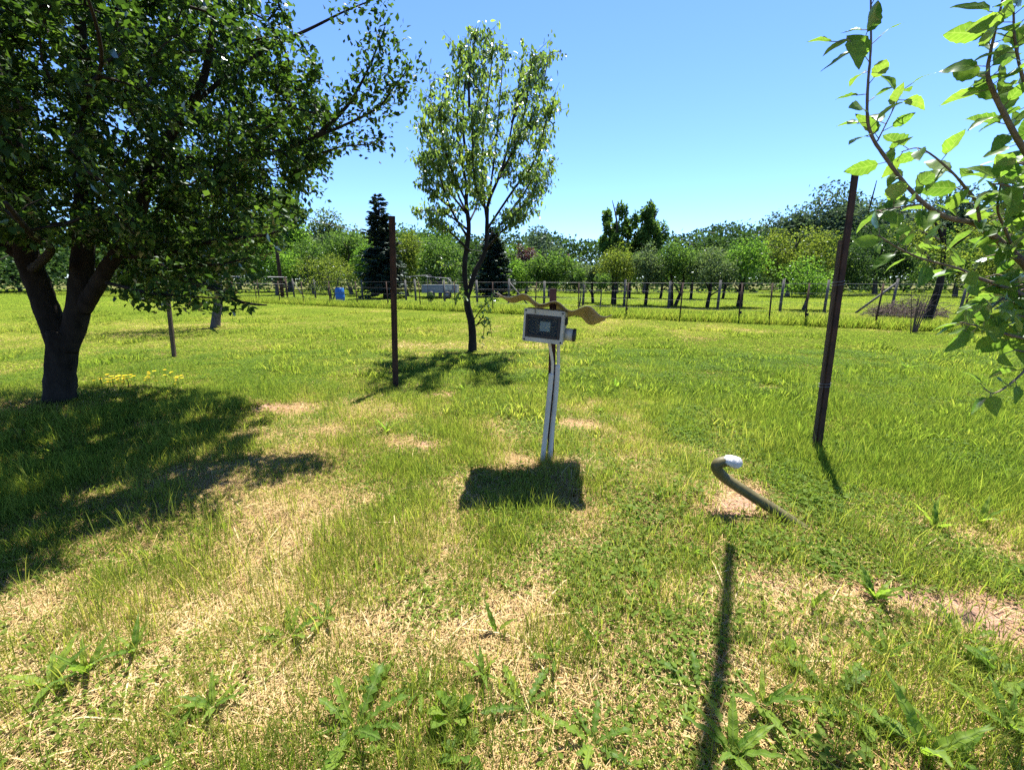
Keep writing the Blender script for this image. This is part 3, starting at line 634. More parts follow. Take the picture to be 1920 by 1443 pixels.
LP = np.concatenate(LP); LD = np.concatenate(LD); n = len(LP); LN = rng.normal(size=(n, 3)); LN[:, 2] += .5; LS = rng.uniform(.06, .11, n)
keep = np.abs(LP[:, 0] - PB.x) < 2.3; LP, LD, LN, LS = LP[keep], LD[keep], LN[keep], LS[keep]
sel = np.argsort(LP[:, 1] + rng.normal(size=len(LP)) * .3)[:290]; rest = np.setdiff1d(np.arange(len(LP)), sel)
cr = link('crown', leaf_mesh('crown', LP[rest] - np.array(PB), LD[rest], LN[rest], LS[rest], 'long', L_pear), pear); cr['kind'] = 'stuff'
leaf_objects(LP[sel] - np.array(PB), LD[sel], LN[sel], LS[sel], single_leaf_meshes('long', L_pear), pear)

# ------------------------------------------------------------------ the near fruit tree reaching in from the right
NB = Vector((2.55, 1.15, gh(2.55, 1.15)))
near = thing('fruit_tree', NB, 'near fruit tree reaching in with big sunlit leaves on bare twigs', 'fruit tree')
limb('trunk', [NB + Vector((0, 0, -.1)), NB + Vector((-.03, .02, .6)), NB + Vector((-.1, .05, 1.1)), NB + Vector((-.2, .06, 1.9)), NB + Vector((-.35, .05, 2.4))], [.11, .085, .075, .065, .055], near, M_bark2, NB, 12)
# unseen bare limb above the frame, added to cast the long shadow streak
limb('limb', [NB + Vector((-.33, .05, 2.35)), Vector((1.65, 1.2, 3.05)), Vector((1.08, 1.6, 3.55)), Vector((1.12, 2.25, 3.78)), Vector((1.55, 3.03, 3.82)), Vector((1.89, 3.66, 3.8))], [.046, .042, .036, .033, .031, .029], near, M_bark2, NB, 9, 8)
BR = [ # pixel polylines with distance ahead, radii
 ([(2150, 470, 1.22), (2000, 560, 1.3), (1905, 480, 1.25), (1838, 424, 1.2), (1777, 408, 1.17), (1733, 382, 1.15), (1699, 347, 1.14), (1666, 304, 1.13), (1634, 254, 1.12), (1626, 210, 1.12), (1628, 150, 1.12), (1633, 80, 1.13), (1632, -60, 1.14)], [.022, .02, .016, .012, .0095, .0085, .0075, .0065, .0055, .0045, .003], 34),
 ([(2150, 400, 1.2), (2010, 400, 1.2), (1920, 280, 1.12), (1889, 226, 1.1), (1860, 166, 1.08), (1852, 130, 1.08), (1868, 50, 1.07), (1890, -40, 1.06)], [.02, .016, .012, .0095, .0075, .005, .003], 40),
 ([(1838, 424, 1.2), (1830, 380, 1.18), (1810, 352, 1.17), (1777, 315, 1.16), (1727, 279, 1.15), (1690, 285, 1.14)], [.008, .007, .006, .005, .003, .002], 14),
 ([(2000, 590, 1.3), (1900, 545, 1.22), (1832, 520, 1.18), (1799, 504, 1.16), (1732, 486, 1.14), (1690, 468, 1.12), (1645, 440, 1.1)], [.013, .010, .008, .006, .005, .004, .0025], 26),
 ([(1733, 382, 1.15), (1690, 388, 1.12), (1640, 396, 1.1)], [.005, .004, .002], 7),
 ([(2050, 640, 1.3), (1960, 640, 1.22), (1880, 625, 1.18), (1836, 612, 1.15), (1800, 604, 1.14)], [.012, .009, .007, .005, .003], 20),
 ([(1990, 600, 1.3), (1925, 690, 1.22), (1870, 735, 1.18), (1845, 728, 1.16)], [.009, .006, .004, .002], 8),
 ([(1905, 480, 1.25), (1885, 430, 1.2), (1870, 390, 1.18), (1880, 330, 1.15)], [.008, .006, .005, .003], 20),
 ([(1920, 540, 1.24), (1880, 560, 1.2), (1850, 585, 1.17)], [.007, .005, .003], 18),
 ([(1980, 420, 1.2), (1930, 380, 1.14), (1895, 350, 1.1), (1860, 345, 1.08)], [.008, .006, .005, .003], 20),
 ([(1990, 300, 1.15), (1930, 180, 1.08), (1905, 90, 1.05), (1900, 10, 1.04)], [.009, .006, .005, .003], 22),
 ([(1633, 90, 1.13), (1605, 68, 1.12), (1570, 82, 1.11)], [.003, .002, .0012], 5),
 ([(1645, 265, 1.12), (1665, 225, 1.12), (1688, 178, 1.12), (1694, 165, 1.12)], [.0035, .0025, .002, .001], 8)]
OV = [([(1.12, 2.25, 3.78), (1.4, 2.3, 3.5), (1.66, 2.33, 3.05)], 26), ([(1.55, 3.03, 3.82), (2.1, 3.1, 3.75), (2.75, 3.1, 3.55)], 26), ([(1.65, 1.2, 3.05), (1.9, 1.7, 3.2), (2.05, 2.0, 3.1)], 24)]
LP = []; LD = []
for pts, nl in OV:      # unseen leafy twigs added on the overhead limb to cast leaf shadows
    q = spline(pts, 6); mb = MB(); mb.tube([p_ - NB for p_ in q], lerp_list([.012, .004], len(q)), 6, jit=.1); mb.build('branch', M_twig, near)
    for k in range(nl):
        f = rng.uniform(.45, 1) * (len(q) - 1); i = min(int(f), len(q) - 2); b0 = np.array(tuple(q[i].lerp(q[i + 1], f - i))); dd = rng.normal(size=3) * .8 + np.array([0, 0, -.1])
        LP.append(b0 + dd / np.linalg.norm(dd) * .02); LD.append(dd)
for pts, rad, nl in BR:
    q = spline([at(*p_) for p_ in pts], 6); mb = MB(); mb.tube([p_ - NB for p_ in q], [r_ * .52 for r_ in lerp_list(rad, len(q))], 7, jit=.12); mb.build('branch', M_twig, near)
    qa = np.array([tuple(p_) for p_ in q]); x, y, z = project(qa); vis = np.where((x < 1990))[0]; lo = vis[0] if len(vis) else 0
    for k in range(nl):
        f = lo + (k + rng.uniform(.2, .8)) / nl * (len(qa) - 1 - lo); i = min(int(f), len(qa) - 2); b0 = qa[i] + (qa[i + 1] - qa[i]) * (f - i)
        d = qa[i + 1] - qa[i]; d /= np.linalg.norm(d) + 1e-9; a = k * 2.4 + rng.uniform(-.5, .5)
        s1 = np.cross(d, [0, 1, .2]); s1 /= np.linalg.norm(s1) + 1e-9; s2 = np.cross(d, s1)
        dd = d * .55 + (s1 * math.cos(a) + s2 * math.sin(a)) * .9 + np.array([0, 0, -.12]) + rng.normal(size=3) * .15
        LP.append(b0 + dd / np.linalg.norm(dd) * .018); LD.append(dd)
for _ in range(170):      # denser leaf mass at the right edge
    p_ = at(rng.triangular(1835, 1940, 1995), rng.uniform(290, 650), rng.uniform(1.15, 1.6)); LP.append(np.array(tuple(p_))); LD.append(rng.normal(size=3) + np.array([-.3, -.2, -.3]))
for _ in range(60):
    p_ = at(rng.uniform(1865, 1995), rng.uniform(420, 690), rng.uniform(1.15, 1.5)); LP.append(np.array(tuple(p_))); LD.append(rng.normal(size=3) + np.array([-.3, -.2, -.4]))
LP = np.array(LP); LD = np.array(LD); n = len(LP); LN = rng.normal(size=(n, 3)) * .45 + np.array([0, -.15, .9]); LS = rng.uniform(.04, .076, n)
leaf_objects(LP - np.array(NB), LD, LN, LS, single_leaf_meshes('fine', L_near), near)
# petioles so that no leaf floats free of its twig
mb = MB()
for i in range(n - 230):
    d = Vector(LD[i]).normalized(); p_ = Vector(LP[i]) - NB; mb.tube([p_ - d * .02, p_ + d * .004], [.0011, .0009], 3, cap=False)
for i in range(n - 230, n):
    p_ = Vector(LP[i]) - NB; mb.tube([p_, p_ + Vector((.06, .02, .01)), p_ + Vector((.16, .03, -.01))], [.0012, .002, .003], 4, cap=False)
mb.build('petioles', M_twig, near, 'stuff')

# ------------------------------------------------------------------ posts, meter, hose
def post(base_px, top_px, label, mat, wd, name='rusty_post', strip=False, cat='post', lean_y=0.0):
    B = gpt(*base_px); T_ = at(top_px[0], top_px[1], B.y + lean_y)
    root = thing(name, B, label, cat, 'upright posts standing in the lawn')
    ax = T_ - B; rot = Vector((0, 0, 1)).rotation_difference(ax.normalized()).to_matrix().to_4x4(); L = ax.length
    mb = MB()
    if name == 'rusty_post':          # angle iron: two flanges
        mb.box((0, 0, L / 2 - .1), (wd, .008, L + .2), rot); mb.box((-wd / 2 + .004, wd * .3, L / 2 - .1), (.008, wd * .6 - .012, L + .2), rot); mb.build('angle_iron', mat, root)
        if strip:
            mb = MB(); mb.box((-.026, .034, L * .39), (.022, .034, L * .78), rot, .004); mb.build('stake', M_wood, root)
            mb = MB()
            for zz in (.25, .62): mb.tube([rot @ Vector((-.012 + .042 * math.cos(a), .02 + .045 * math.sin(a), L * zz + .004 * a)) for a in np.linspace(0, 12.5, 30)], .0022, 4)
            mb.build('tie_wire', M_wire, root)
        else:
            mb = MB(); mb.box((0, -.008, L - .05), (wd * .5, .01, .02), rot); mb.box((0, -.008, L * .6), (wd * .5, .01, .02), rot); mb.build('wire_hook', M_rust, root)
    else:
        mb.box((0, 0, L / 2 - .1), (wd, wd * .8, L + .2), rot, .006); mb.build('timber', mat, root)
        mb = MB(); mb.tube([rot @ Vector((wd * .1, -wd * .42, L - .1)), rot @ Vector((wd * .1, -wd * .6, L - .1))], .006, 6); mb.build('nail', M_rust, root)
    return root
post((1535, 845), (1606, 318), 'tall rusty post leaning right with a shorter stake tied along it', M_rust, .042, strip=True)
post((742, 728), (735, 405), 'thin upright dark rusty post in front of the spruce', M_rust, .08)
post((327, 671), (308, 500), 'weathered wooden post under the apple boughs', M_wood, .065, name='wooden_post')

MBASE = gpt(1032, 868); MY = MBASE.y
meter = thing('electric_meter_post', MBASE, 'pale grey electric meter box on a post under a wavy roof sheet', 'electric meter')
ptop = at(1037, 541, MY) - MBASE
rot = Vector((0, 0, 1)).rotation_difference(ptop.normalized()).to_matrix().to_4x4()
MB().box((0, 0, ptop.length / 2 - .1), (.05, .05, ptop.length + .2), rot, .004).build('post', M_redpost, meter)
BC = at(1022.5, 609.5, MY - .13) - MBASE
BM = Matrix.Translation(BC) @ Euler((R(2), R(4.0), R(-17)), 'XYZ').to_matrix().to_4x4()
W_, H_, D_ = .300, .232, .12
enc = MB().box((0, .012, 0), (W_, D_ - .024, H_), BM, .008).build('enclosure', M_plastic, meter)
fr = MB(); bw, bt, bb = .030, .040, .034; yf = -D_ / 2 + .012
fr.box((-W_ / 2 + bw / 2 - .005, yf - .012, 0), (bw * .75, .022, H_ + .008), BM, .004); fr.box((W_ / 2 - bw / 2 + .002, yf - .012, 0), (bw, .022, H_ + .008), BM, .004)
wi = W_ - 2 * bw + .022
fr.box((-.003, yf - .012, H_ / 2 - bt / 2 + .004), (wi, .0215, bt), BM, .003); fr.box((-.003, yf - .012, -H_ / 2 + bb / 2 - .004), (wi, .0215, bb), BM, .003)
fr.build('front_frame', M_plastic, enc)
wz0, wz1 = -H_ / 2 + bb - .004, H_ / 2 - bt + .004; wc = (wz0 + wz1) / 2; wh = wz1 - wz0
MB().box((-.003, yf - .0035, wc), (wi, .005, wh), BM).build('back_plate', M_dark, enc)
wf = MB(); e = .022
for sx in (-1, 1): wf.box((-.003 + sx * (wi / 2 - e / 2), yf - .018, wc), (e, .020, wh - .001), BM, .003)
for sz in (-1, 1): wf.box((-.003, yf - .018, wc + sz * (wh / 2 - e / 2)), (wi - 2 * e - .001, .020, e), BM, .003)
wf.build('window_frame', M_black, enc)
mt = MB().box((.012, yf - .012, wc + .002), (.078, .011, .070), BM, .002).build('meter_unit', M_meter, enc)
MB().box((-.042, yf - .0118, wc), (.022, .0105, .090), BM, .002).build('breaker', M_black, enc)
MB().box((-.003, yf - .0225, wc), (wi - 2 * e - .002, .002, wh - 2 * e - .002), BM).build('pane', M_pane, enc)
for sx in (-1, 1):
    for sz in (-1, 1):
        MB().tube([BM @ Vector((sx * (W_ / 2 - .013), yf - .020, sz * (H_ / 2 - .010))), BM @ Vector((sx * (W_ / 2 - .013), yf - .026, sz * (H_ / 2 - .010)))], .0065, 10).build('screw', M_black, enc)
MB().box((W_ / 2 + .008, -.012, .045), (.016, .04, .055), BM, .003).build('latch', M_black, meter)
sk = MB(); sk.tube([BM @ Vector((W_ / 2 - .012, .02, -.055)), BM @ Vector((W_ / 2 + .062, .02, -.055))], .046, 24); sock = sk.build('socket', M_plastic, meter)
MB().tube([BM @ Vector((W_ / 2 + .0625, .02, -.055)), BM @ Vector((W_ / 2 + .078, .02, -.055))], [.051, .047], 24).build('socket_cap', M_black, sock)
MB().tube([BM @ Vector(v) for v in ((-.09, -.03, H_ / 2 + .004), (-.07, -.075, H_ / 2 + .006), (-.066, -.081, H_ / 2 - .005), (-.064, -.082, H_ / 2 - .028))], .0024, 6).build('wire', M_black, meter)
# two cable sleeves running into two conduits
def tubepx(name, pts, r, mat, n=10):
    q = spline([at(a, b_, Yq) - MBASE for a, b_, Yq in pts], 6); MB().tube(q, r, n).build(name, mat, meter)
tubepx('cable_sleeve', [(1029, 634, MY - .10), (1032, 655, MY - .09), (1036, 680, MY - .07), (1035, 706, MY - .06)], .0125, M_flex)
tubepx('cable_sleeve', [(1047, 634, MY - .08), (1047, 660, MY - .08), (1047, 680, MY - .07), (1045, 696, MY - .065)], .0125, M_flex)
tubepx('conduit', [(1034, 700, MY - .065), (1030, 740, MY - .075), (1023, 810, MY - .09), (1014, 885, MY - .10)], .0205, M_pvc)
tubepx('conduit', [(1046, 684, MY - .065), (1042, 740, MY - .06), (1035, 810, MY - .07), (1029, 890, MY - .085)], .0195, M_pvc)
# corrugated sheet
RC = at(1033, 573, MY - .02) - MBASE
nu, nv = 72, 8; Wr, Dr = .84, .58; vs = []
Mr = Matrix.Translation(RC) @ Euler((0, R(10.5), R(-4)), 'XYZ').to_matrix().to_4x4()
for th in (0, .004):
    for j in range(nv + 1):
        for i in range(nu + 1):
            u = i / nu; v = j / nv; x_ = (u - .5) * Wr; y_ = (v - .42) * Dr
            zz = -y_ * math.tan(R(5 + 6.5 * u)) + (.017 + .010 * u) * math.sin(2 * math.pi * (u * 3.7 + .30)) + .010 * math.sin(u * 5 + 1) - .02 * (2 * u - 1) ** 2 + th + .006 * math.sin(9 * u + 4 * v)
            vs.append(Mr @ Vector((x_ + .012 * math.sin(17 * v) * (i in (0, nu)), y_ + .012 * math.sin(11 * u) * (j in (0, nv)), zz)))
fs = []; K = (nu + 1) * (nv + 1); q = lambda i, j, s: s * K + j * (nu + 1) + i
for j in range(nv):
    for i in range(nu):
        fs.append((q(i, j, 1), q(i + 1, j, 1), q(i + 1, j + 1, 1), q(i, j + 1, 1))); fs.append((q(i, j, 0), q(i, j + 1, 0), q(i + 1, j + 1, 0), q(i + 1, j, 0)))
for i in range(nu):
    fs.append((q(i, 0, 0), q(i + 1, 0, 0), q(i + 1, 0, 1), q(i, 0, 1))); fs.append((q(i, nv, 0), q(i, nv, 1), q(i + 1, nv, 1), q(i + 1, nv, 0)))
for j in range(nv):
    fs.append((q(0, j, 0), q(0, j, 1), q(0, j + 1, 1), q(0, j + 1, 0))); fs.append((q(nu, j, 0), q(nu, j + 1, 0), q(nu, j + 1, 1), q(nu, j, 1)))
MB().add(vs, fs, True).build('roof_sheet', M_roof, meter)

# hose sticking out of the ground
HB = on_z(1520, 1000, 0)
hose = thing('drainage_hose', HB, 'olive hose curving up out of the grass with a white taped end', 'hose')
hp = [on_z(1580, 1035, -.10), on_z(1520, 1000, -.01), on_z(1462, 962, .07), on_z(1402, 924, .17), on_z(1360, 896, .26), on_z(1345, 880, .32), on_z(1346, 869, .36), on_z(1362, 864, .38), on_z(1376, 866, .385)]
q = [p_ - HB for p_ in spline(hp, 9)]
MB().tube(q, [.034] * len(q), 16).build('pipe', M_hose, hose)
d = (q[-1] - q[-3]).normalized()
tp = MB(); tp.tube([q[-1] - d * .05, q[-1] - d * .02, q[-1] + d * .012, q[-1] + d * .035, q[-1] + d * .045], [.036, .038, .039, .033, .018], 16, jit=.16); tp.build('taped_end', M_tape, hose)

# ------------------------------------------------------------------ fences
def on_line(px, A, B):
    u = (px - CX) / FPX; k = u * cP; c = u * CAM_H * sP      # X = u*(Y cP + h sP)
    dx, dy = B[0] - A[0], B[1] - A[1]; s = (k * A[1] + c - A[0]) / (dx - k * dy)
    return Vector((A[0] + s * dx, A[1] + s * dy, 0))
FA, FB = (11.0, 13.0), (-13.9, 26.0)
fence = thing('wire_fence', (0, 0, 0), 'low wire mesh fence on thin dark posts crossing the meadow', 'fence')
fps = [on_line(px, FA, FB) for px in (1800, 1639, 1508, 1441, 1384, 1274, 1173, 1085, 1003, 924, 854, 789, 728, 671, 619, 570, 525, 482, 441, 400)]
fm = None
for i, p_ in enumerate(fps):
    mb = MB(); tilt = Vector((random.uniform(-.05, .05), random.uniform(-.04, .04), 1.36)); b0 = Vector((p_.x, p_.y, 0))
    mb.tube([b0 - Vector((0, 0, .1)), b0 + tilt], .024, 6); o = mb.build('fence_post', M_rust, fence)
    if i % 2 == 0: MB().box(b0 + Vector((.03, -.02, .38)), (.05, .05, .09), None, .008).build('insulator', M_black, o)
d_ = Vector((FB[0] - FA[0], FB[1] - FA[1], 0)).normalized(); nrm = Vector((-d_.y, d_.x, 0))
e0, e1 = fps[0], fps[-1]
for zz, r in ((1.34, .0028), (1.05, .0025), (.75, .0025), (.45, .0025), (.12, .0025)):
    MB().tube([e0 + Vector((0, 0, zz)) - nrm * .03, e1 + Vector((0, 0, zz)) - nrm * .03], r, 4).build('line_wire', M_wire, fence)
mb = MB(); L = (e1 - e0).length; k = int(L / .16)
for i in range(k):
    p_ = e0 + (e1 - e0) * (i / k) - nrm * .034; mb.tube([p_ + Vector((0, 0, .05)), p_ + Vector((0, 0, 1.3))], .0016, 3, cap=False)
mb.build('mesh_wires', M_wire, fence, 'stuff')
GA, GB = (16.2, 18.4), (-11.5, 32.0)
fence2 = thing('concrete_post_fence', (0, 0, 0), 'older fence of grey concrete posts and slanting struts behind the wire fence', 'fence')
GP = [(on_line(px, GA, GB), st) for px, st in ((1797, 0), (1669, -1), (1545, 0), (1462, 0), (1345, 0), (1253, 0), (1170, 0), (1093, 0), (1020, 0), (954, 1), (895, 0), (834, 0), (780, 0), (762, 0), (680, 0), (592, 0), (552, 1))]
for p_, st in GP:
    hgt = random.uniform(1.3, 1.5) if st == 0 else 1.5
    mb = MB(); mb.tube([p_ - Vector((0, 0, .1)), p_ + Vector((random.uniform(-.03, .03), 0, hgt))], [.075, .06], 4); o = mb.build('concrete_post', M_concrete, fence2)
    if st:
        mb = MB(); sd = d_ * (-1.25 if st > 0 else 1.2); mb.tube([p_ + Vector((0, 0, hgt * .88)), p_ + sd + Vector((0, 0, .02))], .045, 4); mb.build('strut', M_concrete, o)
for zz in (1.28, .8, .35):
    MB().tube([GP[0][0] + Vector((0, -.08, zz)), GP[-1][0] + Vector((0, -.08, zz))], .0026, 4).build('line_wire', M_wire, fence2)

# pipe rail frame behind the boughs, with its tall pole
RA = at(292, 517, 30.0); RBp = at(538, 520, 31.0)
rail = thing('pipe_rail', (RA.x, RA.y, 0), 'long pale pipe rail on dark posts behind the lowest apple boughs', 'rail')
o0 = Vector((RA.x, RA.y, 0))
MB().tube([RA - o0, RBp - o0], .04, 8).build('top_rail', M_wire, rail)
MB().tube([RA - o0 - Vector((0, 0, .45)), RBp - o0 - Vector((0, 0, .45))], .015, 6).build('lower_rail', M_wire, rail)
for f in (0, .25, .52, .76, .985):
    p_ = RA.lerp(RBp, f) - o0; MB().tube([Vector((p_.x, p_.y, -.1)), Vector((p_.x, p_.y, p_.z + .04))], .06 if f > .9 else .035, 6).build('rail_post', M_rust, rail)
UP = at(530, 556, 33); UP.z = 0
pole = thing('utility_pole', UP, 'tall dark pole rising beside the bright green tree', 'pole')
ht = at(529, 392, 33).z
MB().tube([(0, 0, -.2), (0, 0, ht)], [.14, .11], 8).build('shaft', M_rust, pole)
MB().box((0, 0, ht - .25), (.9, .1, .1)).build('crossarm', M_rust, pole)
UP2 = at(1064, 540, 62); UP2.z = 0; ht2 = at(1064, 476, 62).z
pole2 = thing('utility_pole', UP2, 'far pole tip showing in the gap left of the orchard row', 'pole')
MB().tube([(0, 0, -.2), (0, 0, ht2)], [.22, .17], 8).build('shaft', M_rust, pole2); MB().box((0, 0, ht2 - .5), (1.6, .14, .14)).build('crossarm', M_rust, pole2)
def sag(a, b_, s, n=16): return [a.lerp(b_, i / n) - Vector((0, 0, s * 4 * (i / n) * (1 - i / n))) for i in range(n + 1)]
o = MB().tube(sag(Vector((UP.x, UP.y, ht - .18)), Vector((UP2.x, UP2.y, ht2 - .4)), .8), .022, 4).build('power_line', M_black); tag(o, 'thin power line strung from the tall pole to the far pole', 'cable')
o = MB().tube(sag(Vector((UP2.x, UP2.y, ht2 - .4)), Vector((UP2.x + 30, UP2.y + 25, ht2 - .6)), .8), .022, 4).build('power_line', M_black); tag(o, 'thin power line running from the far pole towards the poplars', 'cable')

# blue barrel, trailer, brushwood, bare shrub
bp = at(638, 559, 28.5); bp.z = 0
brl = thing('blue_barrel', bp, 'blue plastic barrel under the yellow green bush', 'barrel')
MB().tube([(0, 0, 0), (0, 0, .12), (0, 0, .28), (0, 0, .32), (0, 0, .36), (0, 0, .6), (0, 0, .64), (0, 0, .68), (0, 0, .85), (0, 0, .92)], [.25, .28, .29, .305, .29, .29, .305, .29, .28, .24], 18).build('drum', M_blue, brl)
MB().tube([(0, 0, .925), (0, 0, .95)], [.245, .235], 18).build('lid', M_black, brl)
tb = at(822, 560, 33); tb.z = 0
trl = thing('trailer', tb, 'pale grey trailer with an open pipe frame behind the concrete posts', 'trailer')
MB().box((.2, 0, .75), (2.6, 1.4, .6), None, .02).build('body', M_trailer, trl)
MB().box((.9, -.71, .82), (.5, .02, .3)).build('side_panel', M_plastic, trl)
for sx in (-.4, .8): 
    wl = MB().tube([(sx, -.72, .3), (sx, -.9, .3)], .3, 16).build('wheel', M_black, trl)
    MB().tube([(sx, -.905, .3), (sx, -.92, .3)], .15, 12).build('rim', M_wire, wl)
mb = MB(); fz = 1.62
for x0, x1 in ((-2.2, -.6), (-.6, .9)):
    mb.tube([(x0, -.9, 0), (x0, -.9, fz), (x1, -.9, fz + (.12 if x0 < -1 else -.1)), (x1, -.9, 0)], .022, 5)
    mb.tube([(x0, .6, 0), (x0, .6, fz), (x1, .6, fz + (.12 if x0 < -1 else -.1)), (x1, .6, 0)], .022, 5)
    mb.tube([(x0, -.9, fz), (x0, .6, fz)], .022, 5)
mb.tube([(.9, -.9, 1.5), (1.25, -.9, 1.15), (1.25, -.9, .8), (1.0, -.9, .4)], .022, 5)
mb.build('pipe_frame', M_wire, trl)
pb = at(1700, 590, 17.2); pb.z = 0
pile = thing('brushwood_pile', pb, 'heap of dead brown brushwood beside the strutted concrete post', 'brushwood')
mb = MB()
for k in range(420):
    a = random.uniform(0, 6.28); r_ = random.random() ** .6; c = Vector((math.cos(a) * r_ * 1.5, math.sin(a) * r_ * .9, random.uniform(.05, .85) * (1 - r_ * .7)))
    d = Vector((random.uniform(-1, 1), random.uniform(-1, 1), random.uniform(-.3, .6))).normalized() * random.uniform(.25, .6)
    mb.tube([c - d, c + Vector((random.uniform(-.1, .1), 0, random.uniform(0, .12))), c + d], [.012, .008, .003], 3, cap=False)
mb.build('sticks', M_brush, pile, 'stuff')
sb = gpt(1712, 624)
shr = thing('bare_shrub', sb, 'leafless shrub of thin upright stems in front of the brushwood', 'shrub')
for k in range(11):
    mb = MB(); a = random.uniform(0, 6.28); l = random.uniform(.75, 1.25); tp_ = Vector((math.cos(a) * .32 * l, math.sin(a) * .3 * l, l))
    s0 = Vector((math.cos(a) * .07, math.sin(a) * .05, -.05)); md = s0.lerp(tp_, .55) + Vector((random.uniform(-.04, .04), 0, .05)); mb.tube(spline([s0, md, tp_], 4), lerp_list([.014, .010, .004], 9), 5)
    for j in range(5):
        f = random.uniform(.5, .95); b0 = s0.lerp(tp_, f); mb.tube([b0, b0 + Vector((random.uniform(-.2, .2), random.uniform(-.15, .15), random.uniform(.1, .3)))], [.005, .002], 3, cap=False)
    mb.build('stem', M_brush, shr)

# ------------------------------------------------------------------ grass, straw, ground leaves (instanced stuff)
def blades(name, n, rad, h0, h1, wd, lean, mat, flat=0.0, curl=.5):
    a = rng.uniform(0, 2 * np.pi, n); r = rad * np.sqrt(rng.random(n)); bx_, by_ = r * np.cos(a), r * np.sin(a)
    h = rng.uniform(h0, h1, n); th = rng.uniform(0, 2 * np.pi, n); ln = rng.uniform(.2, 1, n) * lean
    dx, dy = np.cos(th), np.sin(th); V = np.zeros((n, 7, 3)); w0 = wd * rng.uniform(.6, 1.2, n)
    px_, py_ = -dy, dx
    tw_ = rng.uniform(-.9, .9, n); sx_, sy_ = px_ * np.cos(tw_) + dx * np.sin(tw_), py_ * np.cos(tw_) + dy * np.sin(tw_)
    for k, (t_, wf_) in enumerate(((0, .8), (.4, 1.0), (.75, .65), (1, 0))):
        if flat: ang = flat * rng.uniform(.2, 1, n); hz = h * t_ * np.cos(ang); vz = h * np.sin(ang) * (t_ - curl * t_ * t_) + .004
        else: hz = h * ln * t_ ** 1.8; vz = h * t_ * (1 - .28 * ln * t_)
        cx_, cy_ = bx_ + dx * hz, by_ + dy * hz
        if k < 3:
            V[:, 2 * k] = np.stack([cx_ - sx_ * w0 * wf_ / 2, cy_ - sy_ * w0 * wf_ / 2, vz], 1); V[:, 2 * k + 1] = np.stack([cx_ + sx_ * w0 * wf_ / 2, cy_ + sy_ * w0 * wf_ / 2, vz], 1)
        else: V[:, 6] = np.stack([cx_, cy_, vz], 1)
    f = np.array([(0, 1, 3), (0, 3, 2), (2, 3, 5), (2, 5, 4), (4, 5, 6)]); F_ = (f[None] + (np.arange(n) * 7)[:, None, None]).reshape(-1, 3)
    me = np_mesh(name, V.reshape(-1, 3), F_, mat, np.repeat(rng.random(n), 7)); return bpy.data.objects.new(name, me)
def ground_leaves(name, n, rad, h0, h1, s0, s1, mat, kind='ovate'):
    a = rng.uniform(0, 2 * np.pi, n); r = rad * np.sqrt(rng.random(n))
    P_ = np.stack([r * np.cos(a), r * np.sin(a), rng.uniform(h0, h1, n)], 1); D_l = rng.normal(size=(n, 3)); D_l[:, 2] = rng.uniform(-.1, .5, n)
    N_ = rng.normal(size=(n, 3)) * .35 + np.array([0, 0, 1]); return bpy.data.objects.new(name, leaf_mesh(name, P_, D_l, N_, rng.uniform(s0, s1, n), kind, mat))
def scatter(name, label, pts, dryv, scl, sources):
    n = len(pts); me = bpy.data.meshes.new(name); me.vertices.add(n); me.vertices.foreach_set('co', pts.astype(np.float32).ravel())
    for nm, tp, v in (('dry', 'FLOAT', dryv.astype(np.float32)), ('scl', 'FLOAT', scl.astype(np.float32)), ('rot', 'FLOAT', rng.uniform(0, 6.283, n).astype(np.float32)), ('pick', 'INT', rng.integers(0, len(sources), n).astype(np.int32))):
        a = me.attributes.new(nm, tp, 'POINT'); a.data.foreach_set('value', v)
    o = link(name, me); tag(o, label, None, None, 'stuff')
    g = bpy.data.node_groups.new(name, 'GeometryNodeTree'); g.interface.new_socket('Geometry', in_out='INPUT', socket_type='NodeSocketGeometry'); g.interface.new_socket('Geometry', in_out='OUTPUT', socket_type='NodeSocketGeometry')
    gi = g.nodes.new('NodeGroupInput'); go = g.nodes.new('NodeGroupOutput'); ip = g.nodes.new('GeometryNodeInstanceOnPoints'); ip.inputs['Pick Instance'].default_value = True
    gg = g.nodes.new('GeometryNodeGeometryToInstance')
    for s in reversed(sources):
        ob = g.nodes.new('GeometryNodeObjectInfo'); ob.inputs['Object'].default_value = s; ob.inputs['As Instance'].default_value = True
        g.links.new(ob.outputs['Geometry'], gg.inputs[0])
    def na(nm, dt):
        x_ = g.nodes.new('GeometryNodeInputNamedAttribute'); x_.data_type = dt; x_.inputs['Name'].default_value = nm; return x_.outputs['Attribute']
    cb = g.nodes.new('ShaderNodeCombineXYZ'); g.links.new(na('rot', 'FLOAT'), cb.inputs[2])
    g.links.new(gi.outputs[0], ip.inputs['Points']); g.links.new(gg.outputs[0], ip.inputs['Instance']); g.links.new(na('pick', 'INT'), ip.inputs['Instance Index'])
    g.links.new(cb.outputs[0], ip.inputs['Rotation']); g.links.new(na('scl', 'FLOAT'), ip.inputs['Scale']); g.links.new(ip.outputs[0], go.inputs[0])
    md = o.modifiers.new('scatter', 'NODES'); md.node_group = g; return o
def field(n, y0, y1, margin=1.7, power=2.0):
    """random ground points in the part of the field around the view"""
    sh = .9 if y0 < 1 else 0.0; lo = .15 if y0 < 1 else y0
    yy = (rng.uniform(lo ** power, (y1 + sh) ** power, n)) ** (1 / power) - sh; xx = rng.uniform(-1, 1, n) * (1.22 * (yy * cP + CAM_H * sP) + margin); return xx, yy
def place(x, y): return np.stack([x, y, height(x, y)], 1)

